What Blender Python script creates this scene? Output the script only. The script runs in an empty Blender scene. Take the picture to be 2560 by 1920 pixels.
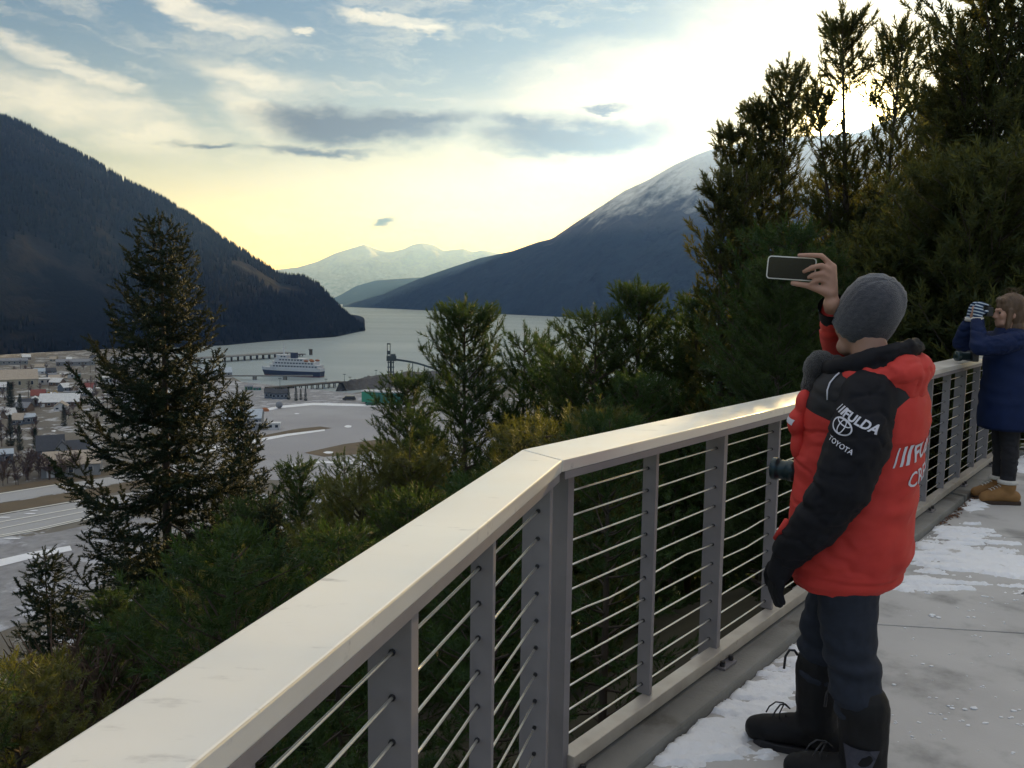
import bpy, bmesh, math, random
import numpy as np
from mathutils import Vector, Matrix, noise
from mathutils.bvhtree import BVHTree

S = bpy.context.scene
COL = S.collection
R = math.radians

# ---------------------------------------------------------------- camera, sky, sun, exposure
SEA, FLOOR = -75.0, -72.5
CAM = np.array([0.0, 0.0, 1.65])
FPX, CX, CY = 2131.0, 1280.0, 960.0            # focal length in photograph pixels (2560 wide)
PITCH, ROLL = R(5.9), R(0.8)
_fw = np.array([0, math.cos(PITCH), -math.sin(PITCH)]); _r0 = np.array([1.0, 0, 0]); _u0 = np.cross(_r0, _fw)
_rt = _r0 * math.cos(ROLL) + _u0 * math.sin(ROLL); _up = -_r0 * math.sin(ROLL) + _u0 * math.cos(ROLL)

def ray(px, py):
    d = _fw * FPX + _rt * (px - CX) - _up * (py - CY)
    return d / np.linalg.norm(d)

def onz(px, py, z):                             # where the line of sight meets a level surface
    d = ray(px, py); return CAM + d * ((z - CAM[2]) / d[2])

def atd(px, py, D):                             # the point at horizontal distance D along a line of sight
    d = ray(px, py); return CAM + d * (D / math.hypot(d[0], d[1]))

cam = bpy.data.cameras.new('camera'); cam.sensor_width = 36.0; cam.lens = 36.0 * FPX / 2560.0
cam.clip_start = 0.05; cam.clip_end = 90000.0
camo = bpy.data.objects.new('camera', cam); COL.objects.link(camo)
m3 = Matrix(((_rt[0], _up[0], -_fw[0]), (_rt[1], _up[1], -_fw[1]), (_rt[2], _up[2], -_fw[2])))
camo.matrix_world = Matrix.Translation(CAM) @ m3.to_4x4()
S.camera = camo

SUN_AZ, SUN_EL = R(21.0), R(10.7)
SUN_DIR = Vector((math.sin(SUN_AZ) * math.cos(SUN_EL), math.cos(SUN_AZ) * math.cos(SUN_EL), math.sin(SUN_EL)))
sl = bpy.data.lights.new('sun', 'SUN'); sl.energy = 3.4; sl.angle = R(0.6); sl.color = (1.0, 0.78, 0.46)
slo = bpy.data.objects.new('sun', sl); COL.objects.link(slo)
slo.rotation_euler = SUN_DIR.to_track_quat('Z', 'Y').to_euler()

vs = S.view_settings
S.display_settings.display_device = 'sRGB'
vs.view_transform = 'Standard'; vs.look = 'None'; vs.gamma = 1.0; vs.use_curve_mapping = False
vs.exposure = 0.82
S.render.engine = 'CYCLES'
cy = S.cycles
cy.use_denoising = True
cy.max_bounces = 5; cy.diffuse_bounces = 3; cy.glossy_bounces = 3; cy.transmission_bounces = 3
cy.transparent_max_bounces = 6; cy.volume_bounces = 0
cy.caustics_reflective = False; cy.caustics_refractive = False
cy.sample_clamp_indirect = 4.0
cy.use_adaptive_sampling = True; cy.adaptive_threshold = 0.015

# ---------------------------------------------------------------- node helpers
class NT:
    def __init__(s, nt):
        s.nt = nt
    def n(s, typ, _in=None, **kw):
        nd = s.nt.nodes.new(typ)
        for k, v in kw.items():
            setattr(nd, k, v)
        for k, v in (_in or {}).items():
            s.put(nd.inputs[k], v)
        return nd
    def put(s, sock, v):
        if isinstance(v, bpy.types.NodeSocket):
            s.nt.links.new(v, sock)
        elif isinstance(v, bpy.types.Node):
            s.nt.links.new(v.outputs[0], sock)
        else:
            if hasattr(sock, 'default_value'):
                d = sock.default_value
                if hasattr(d, '__len__') and len(d) == 4 and len(v) == 3:
                    v = (*v, 1.0)
                sock.default_value = v
    def math(s, op, a, b=0.0, c=None, clamp=False):
        nd = s.n('ShaderNodeMath', operation=op, use_clamp=clamp)
        s.put(nd.inputs[0], a); s.put(nd.inputs[1], b)
        if c is not None: s.put(nd.inputs[2], c)
        return nd.outputs[0]
    def vmath(s, op, a, b=None, out=0):
        nd = s.n('ShaderNodeVectorMath', operation=op)
        s.put(nd.inputs[0], a)
        if b is not None: s.put(nd.inputs[1], b)
        return nd.outputs[out]
    def range(s, v, a, b, c=0.0, d=1.0, smooth=False):
        nd = s.n('ShaderNodeMapRange', interpolation_type='SMOOTHSTEP' if smooth else 'LINEAR')
        for i, x in enumerate((v, a, b, c, d)): s.put(nd.inputs[i], x)
        return nd.outputs[0]
    def mix(s, f, a, b, blend='MIX'):
        nd = s.n('ShaderNodeMix', data_type='RGBA', blend_type=blend)
        s.put(nd.inputs[0], f); s.put(nd.inputs[6], a); s.put(nd.inputs[7], b)
        return nd.outputs[2]
    def noise(s, vec, scale, detail=4.0, rough=0.55, out=0, dist=0.0):
        nd = s.n('ShaderNodeTexNoise')
        if vec is not None: s.put(nd.inputs['Vector'], vec)
        s.put(nd.inputs['Scale'], scale); s.put(nd.inputs['Detail'], detail); s.put(nd.inputs['Roughness'], rough)
        s.put(nd.inputs['Distortion'], dist)
        return nd.outputs[out]

# ---------------------------------------------------------------- world
W = bpy.data.worlds.new('World'); S.world = W; W.use_nodes = True
wt = W.node_tree; wt.nodes.clear(); T = NT(wt)
tc = T.n('ShaderNodeTexCoord')
dirv = T.vmath('NORMALIZE', tc.outputs['Generated'])
sep = T.n('ShaderNodeSeparateXYZ'); T.put(sep.inputs[0], dirv)
el = T.math('MULTIPLY', T.math('ARCSINE', sep.outputs[2]), 180 / math.pi)
az = T.math('MULTIPLY', T.math('ARCTAN2', sep.outputs[0], sep.outputs[1]), 180 / math.pi)
comb = T.n('ShaderNodeCombineXYZ'); T.put(comb.inputs[0], az); T.put(comb.inputs[1], el)
ae = comb.outputs[0]
sky = T.n('ShaderNodeTexSky', sky_type='NISHITA', sun_disc=False, sun_elevation=SUN_EL, sun_rotation=SUN_AZ,
          altitude=50.0, air_density=1.0, dust_density=0.25, ozone_density=1.0)
base = T.mix(1.0, sky.outputs[0], (0.032, 0.043, 0.055), 'MULTIPLY')
cosd = T.vmath('DOT_PRODUCT', dirv, tuple(SUN_DIR), 1)
sd = T.math('MULTIPLY', T.math('ARCCOSINE', T.math('MINIMUM', cosd, 1.0)), 180 / math.pi)     # degrees from the sun
base = T.mix(T.math('EXPONENT', T.math('MULTIPLY', sd, -1 / 24.0)), base, T.mix(1.0, base, (0.52, 0.40, 0.22), 'MULTIPLY'))   # sky colour dimmed and warmed towards the sun
elpos = T.math('MAXIMUM', el, 0.0)
# thin high cloud that scatters the low sun: a warm band above the horizon and a bright aureole
band = T.math('MULTIPLY', T.math('EXPONENT', T.math('MULTIPLY', elpos, -1 / 4.4)),
              T.math('EXPONENT', T.math('MULTIPLY', sd, -1 / 34.0)))
col = T.mix(1.0, base, T.mix(1.0, (1.0, 0.60, 0.13), T.math('MULTIPLY', band, 4.8), 'MULTIPLY'), 'ADD')
# warped angular coordinates for the clouds
wn = T.noise(T.vmath('MULTIPLY', ae, (0.09, 0.22, 1)), 1.0, 6, 0.62, out=1)
warp = T.vmath('MULTIPLY', T.vmath('SUBTRACT', wn, (0.5, 0.5, 0.5)), (9.0, 4.0, 0))
wn2 = T.noise(T.vmath('MULTIPLY', ae, (0.5, 1.3, 1)), 1.0, 5, 0.62, out=1)
warp2 = T.vmath('MULTIPLY', T.vmath('SUBTRACT', wn2, (0.5, 0.5, 0.5)), (2.2, 1.3, 0))
aw = T.vmath('ADD', T.vmath('ADD', ae, warp), warp2)
streak = T.noise(T.vmath('MULTIPLY', aw, (0.16, 0.75, 1)), 1.0, 7, 0.66)

def azel(px, py):
    d = ray(px, py); return math.degrees(math.atan2(d[0], d[1])), math.degrees(math.asin(d[2]))

def blob(px, py, rx, ry, rot, soft=0.55):         # one cloud: an ellipse of sky, radii in photograph pixels
    a, e = azel(px, py); k = 1 / 37.2
    mp = T.n('ShaderNodeMapping', vector_type='TEXTURE')
    T.put(mp.inputs['Vector'], aw)
    T.put(mp.inputs['Location'], (a, e, 0)); T.put(mp.inputs['Rotation'], (0, 0, R(rot))); T.put(mp.inputs['Scale'], (rx * k, ry * k, 1))
    ln = T.vmath('LENGTH', mp.outputs[0], None, 1)
    return T.range(ln, 1.0 + soft * .5, 1.0 - soft, 0.0, 1.0, True)

def union(bl):
    r = bl[0]
    for b in bl[1:]: r = T.math('MAXIMUM', r, b)
    return r
bright = union([blob(530, 25, 200, 34, -12), blob(1005, 50, 150, 20, -10), blob(170, 155, 160, 26, -14), blob(130, 240, 210, 62, -8, .8),
                blob(330, 300, 150, 60, -28, .8), blob(640, 270, 100, 62, -20, .9), blob(640, 185, 170, 40, -10, .9), blob(1560, 215, 400, 95, 8, .8), blob(2050, 120, 420, 200, 10, .9),
                blob(1500, 420, 320, 60, 4, .9), blob(1050, 470, 420, 60, 2, 1.0), blob(1090, 560, 160, 28, 6, .9), blob(690, 560, 90, 22, -12, .9), blob(770, 75, 20, 7, 0, .95),
                blob(-400, 120, 260, 60, 5, .9), blob(3000, 300, 300, 90, 8, .9), blob(1900, -500, 700, 120, 6, 1.0), blob(500, -450, 500, 90, -8, 1.0)])
dark = union([blob(900, 312, 240, 48, -2, .6), blob(1040, 312, 160, 26, 2, .8), blob(790, 372, 150, 14, -2, .9), blob(1450, 345, 280, 56, 2, .6), blob(1300, 318, 110, 22, -6, .9),
              blob(960, 562, 36, 18, 4, .7), blob(1510, 262, 50, 10, 0, .9), blob(520, 355, 70, 10, 4, .9)])
# far cirrus everywhere else so that the sky goes on beyond the frame
fill_cover = T.range(el, 20.0, 42.0, 0.0, 0.22, True)          # unseen cloud deck added overhead to brighten the fill, thinning towards the horizon
gen = T.math('MULTIPLY', T.range(T.math('ADD', streak, fill_cover), 0.46, 0.70, 0, 1, True), T.math('ADD', T.math('MULTIPLY', fill_cover, 2.6), 0.42))
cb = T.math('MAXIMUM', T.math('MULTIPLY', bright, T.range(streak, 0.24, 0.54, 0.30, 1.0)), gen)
lit = T.math('ADD', T.math('MULTIPLY', T.math('EXPONENT', T.math('MULTIPLY', sd, -1 / 15.0)), 0.22), 0.54)
cloudc = T.mix(1.0, T.mix(T.math('EXPONENT', T.math('MULTIPLY', sd, -1 / 75.0)), (0.86, 0.94, 1.12), (1.0, 0.85, 0.56)), lit, 'MULTIPLY')
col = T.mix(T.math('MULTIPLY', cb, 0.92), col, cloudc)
darkc = T.mix(T.math('EXPONENT', T.math('MULTIPLY', sd, -1 / 14.0)), (0.045, 0.040, 0.040), (0.20, 0.14, 0.07))
col = T.mix(T.math('MULTIPLY', dark, T.range(streak, 0.20, 0.40, 0.8, 1.0)), col, darkc)
glow = T.math('ADD', T.math('MULTIPLY', T.math('EXPONENT', T.math('MULTIPLY', sd, -1 / 3.4)), 1.5),
              T.math('MULTIPLY', T.math('EXPONENT', T.math('MULTIPLY', T.math('MULTIPLY', sd, sd), -1 / 2.2)), 40.0))
col = T.mix(1.0, col, T.mix(1.0, (1.0, 0.82, 0.42), glow, 'MULTIPLY'), 'ADD')
bg = T.n('ShaderNodeBackground'); T.put(bg.inputs[0], T.vmath('MULTIPLY', col, (10.0, 10.0, 10.0))); bg.inputs[1].default_value = 0.1
wo = T.n('ShaderNodeOutputWorld'); T.put(wo.inputs[0], bg.outputs[0])
W.cycles.sampling_method = 'MANUAL'; W.cycles.sample_map_resolution = 512

# ---------------------------------------------------------------- materials
MATS = {}
def mat(name, c1, c2=None, scale=6.0, rough=0.8, bump=0.0, bscale=40.0, metal=0.0, spec=0.5, detail=5.0, objrand=0.0,
        stretch=(1, 1, 1), c3=None, c3lo=0.62, c3hi=0.72, c3scale=2.0, trans=0.0, transcol=None, bdist=0.02, rvar=0.0, coat=0.0, sheen=0.0):
    if name in MATS: return MATS[name]
    m = bpy.data.materials.new(name); m.use_nodes = True
    nt = m.node_tree; T = NT(nt); p = nt.nodes['Principled BSDF']; out = nt.nodes['Material Output']
    tc = T.n('ShaderNodeTexCoord'); v = T.vmath('MULTIPLY', tc.outputs['Object'], stretch)
    c = (*c1, 1)
    if c2 is not None:
        c = T.mix(T.range(T.noise(v, scale, detail), 0.3, 0.7), c1, c2)
    if c3 is not None:
        c = T.mix(T.range(T.noise(v, c3scale, 6, 0.6), c3lo, c3hi, 0, 1, True), c, c3)
    if objrand:
        oi = T.n('ShaderNodeObjectInfo')
        hs = T.n('ShaderNodeHueSaturation')
        T.put(hs.inputs['Hue'], T.range(oi.outputs['Random'], 0, 1, 0.5 - 0.03 * objrand, 0.5 + 0.025 * objrand))
        T.put(hs.inputs['Value'], T.range(T.math('FRACT', T.math('MULTIPLY', oi.outputs['Random'], 17.3)), 0, 1, 1 - 0.35 * objrand, 1 + 0.35 * objrand))
        T.put(hs.inputs['Color'], c); c = hs.outputs[0]
    T.put(p.inputs['Base Color'], c)
    p.inputs['Metallic'].default_value = metal; p.inputs['Specular IOR Level'].default_value = spec
    p.inputs['Roughness'].default_value = rough
    if rvar:
        T.put(p.inputs['Roughness'], T.range(T.noise(v, scale * 2.3, 5), 0.3, 0.7, max(0.02, rough - rvar), rough + rvar))
    if coat: p.inputs['Coat Weight'].default_value = coat
    if sheen: p.inputs['Sheen Weight'].default_value = sheen
    if bump:
        b = T.n('ShaderNodeBump'); b.inputs['Strength'].default_value = bump; b.inputs['Distance'].default_value = bdist
        T.put(b.inputs['Height'], T.noise(v, bscale, 6, 0.62)); T.put(p.inputs['Normal'], b.outputs[0])
    if trans:
        tr = T.n('ShaderNodeBsdfTranslucent'); tr.inputs[0].default_value = (*transcol, 1)
        mx = T.n('ShaderNodeMixShader'); T.put(mx.inputs[0], trans); T.put(mx.inputs[1], p.outputs[0]); T.put(mx.inputs[2], tr.outputs[0])
        T.put(out.inputs['Surface'], mx.outputs[0])
    MATS[name] = m; return m

# ---------------------------------------------------------------- mesh helpers
def tag(o, label=None, cat=None, group=None, kind=None):
    if label: o['label'] = label
    if cat: o['category'] = cat
    if group: o['group'] = group
    if kind: o['kind'] = kind
    return o

def link(name, me, parent=None):
    o = bpy.data.objects.new(name, me); COL.objects.link(o)
    if parent is not None: o.parent = parent
    return o

def empty(name, loc=(0, 0, 0), rz=0.0, label=None, cat=None, group=None):
    o = bpy.data.objects.new(name, None); COL.objects.link(o); o.location = loc; o.rotation_euler = (0, 0, rz)
    o.empty_display_size = 0.2
    return tag(o, label, cat, group)

def mesh_np(name, V, F, mats, smooth=False, mi=None):
    """V (n,3) array, F (m,3 or 4) array or list of tuples"""
    me = bpy.data.meshes.new(name)
    if isinstance(F, np.ndarray):
        k = F.shape[1]; m = len(F)
        me.vertices.add(len(V)); me.vertices.foreach_set('co', np.asarray(V, np.float32).ravel())
        me.loops.add(m * k); me.loops.foreach_set('vertex_index', F.astype(np.int32).ravel())
        me.polygons.add(m); me.polygons.foreach_set('loop_start', np.arange(0, m * k, k, dtype=np.int32))
        me.polygons.foreach_set('loop_total', np.full(m, k, np.int32)); me.update(calc_edges=True)
    else:
        me.from_pydata([tuple(v) for v in V], [], F); me.update()
    for x in (mats if isinstance(mats, (list, tuple)) else [mats]): me.materials.append(x)
    if mi is not None: me.polygons.foreach_set('material_index', np.asarray(mi, np.int32))
    if smooth: me.polygons.foreach_set('use_smooth', np.ones(len(me.polygons), bool))
    return me

class MB:
    """collects boxes, tubes, prisms into one mesh"""
    def __init__(s): s.V = []; s.F = []
    def add(s, vs, fs):
        b = len(s.V); s.V += [tuple(v) for v in vs]; s.F += [tuple(i + b for i in f) for f in fs]; return s
    def box(s, c, size, rz=0.0):
        x, y, z = [q / 2 for q in size]; ca, sa = math.cos(rz), math.sin(rz)
        vs = []
        for dz in (-z, z):
            for dx, dy in ((-x, -y), (x, -y), (x, y), (-x, y)):
                vs.append((c[0] + dx * ca - dy * sa, c[1] + dx * sa + dy * ca, c[2] + dz))
        return s.add(vs, [(3, 2, 1, 0), (4, 5, 6, 7), (0, 1, 5, 4), (1, 2, 6, 5), (2, 3, 7, 6), (3, 0, 4, 7)])
    def prism(s, poly, z0, z1):
        n = len(poly)
        vs = [(p[0], p[1], z0) for p in poly] + [(p[0], p[1], z1) for p in poly]
        a = sum(poly[i][0] * poly[(i + 1) % n][1] - poly[(i + 1) % n][0] * poly[i][1] for i in range(n))
        fs = [tuple(range(n - 1, -1, -1)), tuple(range(n, 2 * n))] + [(i, (i + 1) % n, n + (i + 1) % n, n + i) for i in range(n)]
        if a < 0: fs = [f[::-1] for f in fs]
        return s.add(vs, fs)
    def tube(s, pts, rad, n=8, cap=True):
        P = [Vector(p) for p in pts]; m = len(P)
        rs = rad if isinstance(rad, (list, tuple)) else [rad] * m
        vs = []; up = None
        for i in range(m):
            t = (P[min(i + 1, m - 1)] - P[max(i - 1, 0)]).normalized()
            if up is None: up = t.orthogonal().normalized()
            up = (up - t * up.dot(t)); up = up.normalized() if up.length > 1e-6 else t.orthogonal().normalized()
            w = t.cross(up)
            for k in range(n):
                a = 2 * math.pi * k / n; vs.append(P[i] + (up * math.cos(a) + w * math.sin(a)) * rs[i])
        fs = [(i * n + k, i * n + (k + 1) % n, (i + 1) * n + (k + 1) % n, (i + 1) * n + k) for i in range(m - 1) for k in range(n)]
        if cap: fs += [tuple(range(n - 1, -1, -1)), tuple(range((m - 1) * n, m * n))]
        return s.add(vs, fs)
    def lathe(s, prof, c, n=20):
        m = len(prof); vs = []
        for r, z in prof:
            for k in range(n):
                a = 2 * math.pi * k / n; vs.append((c[0] + r * math.cos(a), c[1] + r * math.sin(a), c[2] + z))
        fs = [(i * n + k, i * n + (k + 1) % n, (i + 1) * n + (k + 1) % n, (i + 1) * n + k) for i in range(m - 1) for k in range(n)]
        fs += [tuple(range(n - 1, -1, -1)), tuple(range((m - 1) * n, m * n))]
        return s.add(vs, fs)
    def sphere(s, c, r, nu=10, nv=6, sc=(1, 1, 1)):
        pr = [(max(1e-4, math.sin(math.pi * i / nv)) , -math.cos(math.pi * i / nv)) for i in range(nv + 1)]
        b = MB().lathe(pr, (0, 0, 0), nu)
        return s.add([(c[0] + v[0] * r * sc[0], c[1] + v[1] * r * sc[1], c[2] + v[2] * r * sc[2]) for v in b.V], b.F)
    def mesh(s, name, m, smooth=False, bevel=0.0):
        me = mesh_np(name, s.V, s.F, m, smooth)
        if bevel:
            bm = bmesh.new(); bm.from_mesh(me)
            es = [e for e in bm.edges if len(e.link_faces) == 2 and e.calc_face_angle(0) > 0.6]
            bmesh.ops.bevel(bm, geom=es, offset=bevel, segments=2, profile=0.6, affect='EDGES', clamp_overlap=True)
            bm.to_mesh(me); bm.free()
        return me
    def build(s, name, m, parent=None, smooth=False, bevel=0.0):
        return link(name, s.mesh(name, m, smooth, bevel), parent)

def fbm(x, y, sc, oc=5, seed=0.0, gain=0.5):
    """vectorised value noise on numpy arrays, roughly -1..1"""
    x = np.asarray(x, float) * sc + seed * 17.13; y = np.asarray(y, float) * sc - seed * 9.7
    tot = 0; amp = 1.0; norm = 0
    def h(i, j):
        q = np.sin(i * 127.1 + j * 311.7 + seed * 74.7) * 43758.5453
        return q - np.floor(q)
    for _ in range(oc):
        i = np.floor(x); j = np.floor(y); fx = x - i; fy = y - j
        fx = fx * fx * (3 - 2 * fx); fy = fy * fy * (3 - 2 * fy)
        v = (h(i, j) * (1 - fx) + h(i + 1, j) * fx) * (1 - fy) + (h(i, j + 1) * (1 - fx) + h(i + 1, j + 1) * fx) * fy
        tot = tot + amp * (2 * v - 1); norm += amp; amp *= gain; x = x * 2.03 + 3.1; y = y * 2.03 + 1.7
    return tot / norm

# ---------------------------------------------------------------- layout of the overlook (plan)
CO = np.array([0.037, 2.756])                                   # outer corner of the handrail
def dirn(deg): a = R(deg); return np.array([math.sin(a), math.cos(a)])
DA, DB, DC = dirn(15.89), dirn(38.83), dirn(98.0)
NA, NB, NC = [np.array([d[1], -d[0]]) for d in (DA, DB, DC)]    # towards the deck
LB = 8.55                                                       # length of the middle stretch
CO2 = CO + LB * DB

def outside(x, y):
    """distance beyond the handrail line, negative on the deck"""
    p = np.stack([np.asarray(x, float), np.asarray(y, float)], -1)
    a = -((p - CO) @ NA); b = -((p - CO) @ NB); c = -((p - CO2) @ NC)
    return np.maximum(np.maximum(a, b), c)

def slope_z(x, y):
    s = outside(x, y)
    z = -0.35 - 0.50 * np.maximum(s - 0.1, 0) - 0.6 * np.clip((s - .1) / .8, 0, 1)
    z = z + fbm(x, y, 0.16, 4, 2.0) * np.clip(s / 6, 0, 1) * 0.8
    return np.maximum(z, FLOOR - 2.0)

# ---------------------------------------------------------------- far setting: sea, valley floor, slope, mountains
def grid_mesh(name, P, m, smooth=True):
    nu, nv = P.shape[:2]
    idx = np.arange(nu * nv).reshape(nu, nv)
    F = np.stack([idx[:-1, :-1], idx[1:, :-1], idx[1:, 1:], idx[:-1, 1:]], -1).reshape(-1, 4)
    return mesh_np(name, P.reshape(-1, 3), F, m, smooth)

def ground_poly(name, pts, z, m, kind='structure', px=True):
    V = [onz(p[0], p[1], z) if px else (p[0], p[1], z) for p in pts]
    n = len(V); a = sum(V[i][0] * V[(i + 1) % n][1] - V[(i + 1) % n][0] * V[i][1] for i in range(n))
    if a < 0: V = V[::-1]
    me = bpy.data.meshes.new(name); bm = bmesh.new()
    f = bm.faces.new([bm.verts.new(tuple(v)) for v in V]); bmesh.ops.triangulate(bm, faces=[f])
    bm.to_mesh(me); bm.free(); me.materials.append(m)
    o = link(name, me); o['kind'] = kind; return o

# water with wind ripples
mw = bpy.data.materials.new('sea_water'); mw.use_nodes = True
T = NT(mw.node_tree); p = mw.node_tree.nodes['Principled BSDF']
tc = T.n('ShaderNodeTexCoord'); ov = T.vmath('MULTIPLY', tc.outputs['Object'], (0.5, 1.0, 1))
p.inputs['Base Color'].default_value = (0.24, 0.29, 0.31, 1); p.inputs['IOR'].default_value = 1.5
T.put(p.inputs['Roughness'], T.range(T.noise(T.vmath('MULTIPLY', tc.outputs['Object'], (0.0012, 0.006, 1)), 1.0, 4), 0.35, 0.65, 0.40, 0.55))
b = T.n('ShaderNodeBump'); b.inputs['Strength'].default_value = 0.10; b.inputs['Distance'].default_value = 0.5
hgt = T.math('ADD', T.noise(ov, 0.10, 5, 0.6), T.math('MULTIPLY', T.noise(T.vmath('MULTIPLY', tc.outputs['Object'], (0.3, 1, 1)), 0.018, 3), 2.2))
T.put(b.inputs['Height'], hgt); T.put(p.inputs['Normal'], b.outputs[0])
me = mesh_np('sea', [(-9000, -300, SEA), (12000, -300, SEA), (12000, 12400, SEA), (-9000, 12400, SEA)], [(0, 1, 2, 3)], mw)
link('sea', me)['kind'] = 'structure'

M_soil = mat('forest_soil', (0.035, 0.03, 0.022), (0.06, 0.055, 0.03), 0.6, 0.95, 0.5, 4.0)
gx = np.concatenate([np.linspace(-260, -40, 45), np.linspace(-38, 30, 69), np.linspace(33, 300, 40)])
gy = np.concatenate([np.linspace(-260, -22, 40), np.linspace(-20, 50, 71), np.linspace(53, 320, 50)])
XX, YY = np.meshgrid(gx, gy, indexing='ij')
ZZ = np.where(outside(XX, YY) < 0.1, -0.35, slope_z(XX, YY))
link('hillside', grid_mesh('hillside', np.stack([XX, YY, ZZ], -1), M_soil))['kind'] = 'structure'

M_floor = mat('valley_ground', (0.17, 0.155, 0.13), (0.11, 0.095, 0.075), 0.03, 0.95, c3=(0.42, 0.43, 0.46), c3scale=0.09, c3lo=0.54, c3hi=0.62)
shore_px = [(-1500, 850), (0, 856), (300, 862), (430, 880), (462, 904), (470, 914), (560, 930), (645, 978), (860, 986), (1030, 962), (1500, 962), (2700, 985)]
far_pts = [tuple(onz(x, y, FLOOR)[:2]) for x, y in shore_px]
floor_poly = far_pts + [(900, 250), (300, -260), (-500, -260), (-2200, 100)]
mb = MB(); mb.prism(floor_poly, SEA - 1.0, FLOOR); o = mb.build('valley_floor', M_floor); o['kind'] = 'structure'

def mountain(name, sil, foot, back, m, nv=40, nu=220, rough=0.10, seed=1.0, z0=SEA - 3, bulge=0.35):
    """sil: silhouette pixels with ridge distance (px, py, D); foot: (px, distance) of the front foot"""
    sx = [s[0] for s in sil]; fxs = [f[0] for f in foot]
    P = np.zeros((nu, nv + 14, 3)); us = np.linspace(sx[0], sx[-1], nu)
    for i, u in enumerate(us):
        py = np.interp(u, sx, [s[1] for s in sil]); D = np.interp(u, sx, [s[2] for s in sil])
        top = atd(u, py, D); d2 = top[:2] / D
        Df = np.interp(u, fxs, [f[1] for f in foot])
        for j in range(nv + 14):
            if j < nv:
                t = j / (nv - 1); dd = Df + (D - Df) * t
                z = z0 + (top[2] - z0) * (t + bulge * t * (1 - t))
            else:
                t = (j - nv + 1) / 14; dd = D + back * t; z = top[2] + (z0 - top[2]) * t ** 1.3
            P[i, j] = (d2[0] * dd, d2[1] * dd, z)
    H = P[:, nv - 1, 2] - z0
    t = np.concatenate([np.linspace(0, 1, nv), 1 - np.linspace(0, 1, 15)[1:]])
    w = np.sin(np.clip(t, 0, 1) * math.pi) ** 0.8
    L = 1.0 / max(120.0, H.max() * 0.5)
    n1 = fbm(P[..., 0], P[..., 1], L, 6, seed, 0.55)
    n1 = 1 - 2 * np.abs(n1)
    P[..., 2] += n1 * w[None, :] * H[:, None] * rough
    return P

M_forest = mat('haze_blue_forest_ground', (0.003, 0.0055, 0.009), (0.005, 0.008, 0.012), 0.02, 0.95, 0.8, 0.08, spec=0.04, bdist=6.0, c3=(0.018, 0.018, 0.020), c3scale=0.007, c3lo=0.56, c3hi=0.66)  # bluish base colour carries some painted distance haze
sil_left = [(-900, 120, 2300), (-500, 190, 2200), (-200, 240, 2100), (0, 297, 2000), (60, 318, 2000), (140, 362, 1980), (230, 408, 1950), (320, 462, 1930), (400, 500, 1900), (500, 563, 1880),
            (560, 605, 1860), (640, 655, 1850), (700, 695, 1840), (760, 700, 1830), (800, 722, 1830), (835, 760, 1830), (870, 795, 1830), (900, 818, 1820), (912, 825, 1810)]
foot_left = [(-900, 900), (0, 1120), (300, 1200), (560, 1290), (700, 1420), (800, 1500), (835, 1530), (860, 1600), (912, 1800)]
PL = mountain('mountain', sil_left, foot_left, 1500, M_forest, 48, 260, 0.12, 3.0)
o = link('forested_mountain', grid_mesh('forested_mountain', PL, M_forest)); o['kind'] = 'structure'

# snowy mountain: dark forest below, rock and fresh snow above the snow line
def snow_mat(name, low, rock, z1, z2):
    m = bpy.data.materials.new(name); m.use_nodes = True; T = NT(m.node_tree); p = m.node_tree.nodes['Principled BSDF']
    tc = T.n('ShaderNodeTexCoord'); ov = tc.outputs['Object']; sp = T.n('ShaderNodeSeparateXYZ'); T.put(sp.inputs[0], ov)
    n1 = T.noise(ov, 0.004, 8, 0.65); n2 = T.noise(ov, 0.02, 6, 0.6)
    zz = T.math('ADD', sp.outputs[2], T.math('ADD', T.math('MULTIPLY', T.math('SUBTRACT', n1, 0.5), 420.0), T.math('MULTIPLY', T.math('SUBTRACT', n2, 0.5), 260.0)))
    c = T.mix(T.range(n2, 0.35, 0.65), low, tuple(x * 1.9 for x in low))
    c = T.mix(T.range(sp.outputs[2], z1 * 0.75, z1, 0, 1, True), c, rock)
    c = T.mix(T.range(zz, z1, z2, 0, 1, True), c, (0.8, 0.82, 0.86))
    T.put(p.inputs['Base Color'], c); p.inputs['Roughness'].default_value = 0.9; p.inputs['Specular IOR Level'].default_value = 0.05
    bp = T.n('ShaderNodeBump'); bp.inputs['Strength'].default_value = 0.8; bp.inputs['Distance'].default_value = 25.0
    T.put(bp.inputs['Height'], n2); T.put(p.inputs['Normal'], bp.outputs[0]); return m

sil_r = [(840, 772, 5200), (900, 752, 5000), (960, 735, 4900), (1020, 708, 4800), (1060, 692, 4700), (1130, 668, 4600), (1200, 645, 4500), (1280, 628, 4400), (1345, 605, 4300), (1380, 597, 4300), (1440, 556, 4200),
         (1500, 517, 4100), (1560, 478, 4100), (1620, 450, 4050), (1690, 410, 4000), (1740, 388, 4000), (1785, 372, 4000), (1830, 362, 4000), (1900, 352, 4000), (2000, 342, 4000), (2090, 336, 3950), (2150, 330, 3900), (2220, 300, 3850), (2300, 275, 3800),
         (2450, 235, 3800), (2700, 190, 3800), (3100, 200, 3700), (3600, 260, 3600)]
foot_r = [(840, 5100), (1000, 4500), (1200, 3700), (1400, 3250), (1700, 2900), (2200, 2500), (3600, 2200)]
M_snowm = snow_mat('haze_blue_mountain_rock', (0.008, 0.016, 0.030), (0.06, 0.07, 0.10), 310.0, 560.0)  # lower forest colour has the blue of the haze painted in
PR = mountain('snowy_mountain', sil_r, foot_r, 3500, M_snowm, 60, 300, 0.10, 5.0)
o = link('snowy_mountain', grid_mesh('snowy_mountain', PR, M_snowm)); o['kind'] = 'structure'

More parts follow.
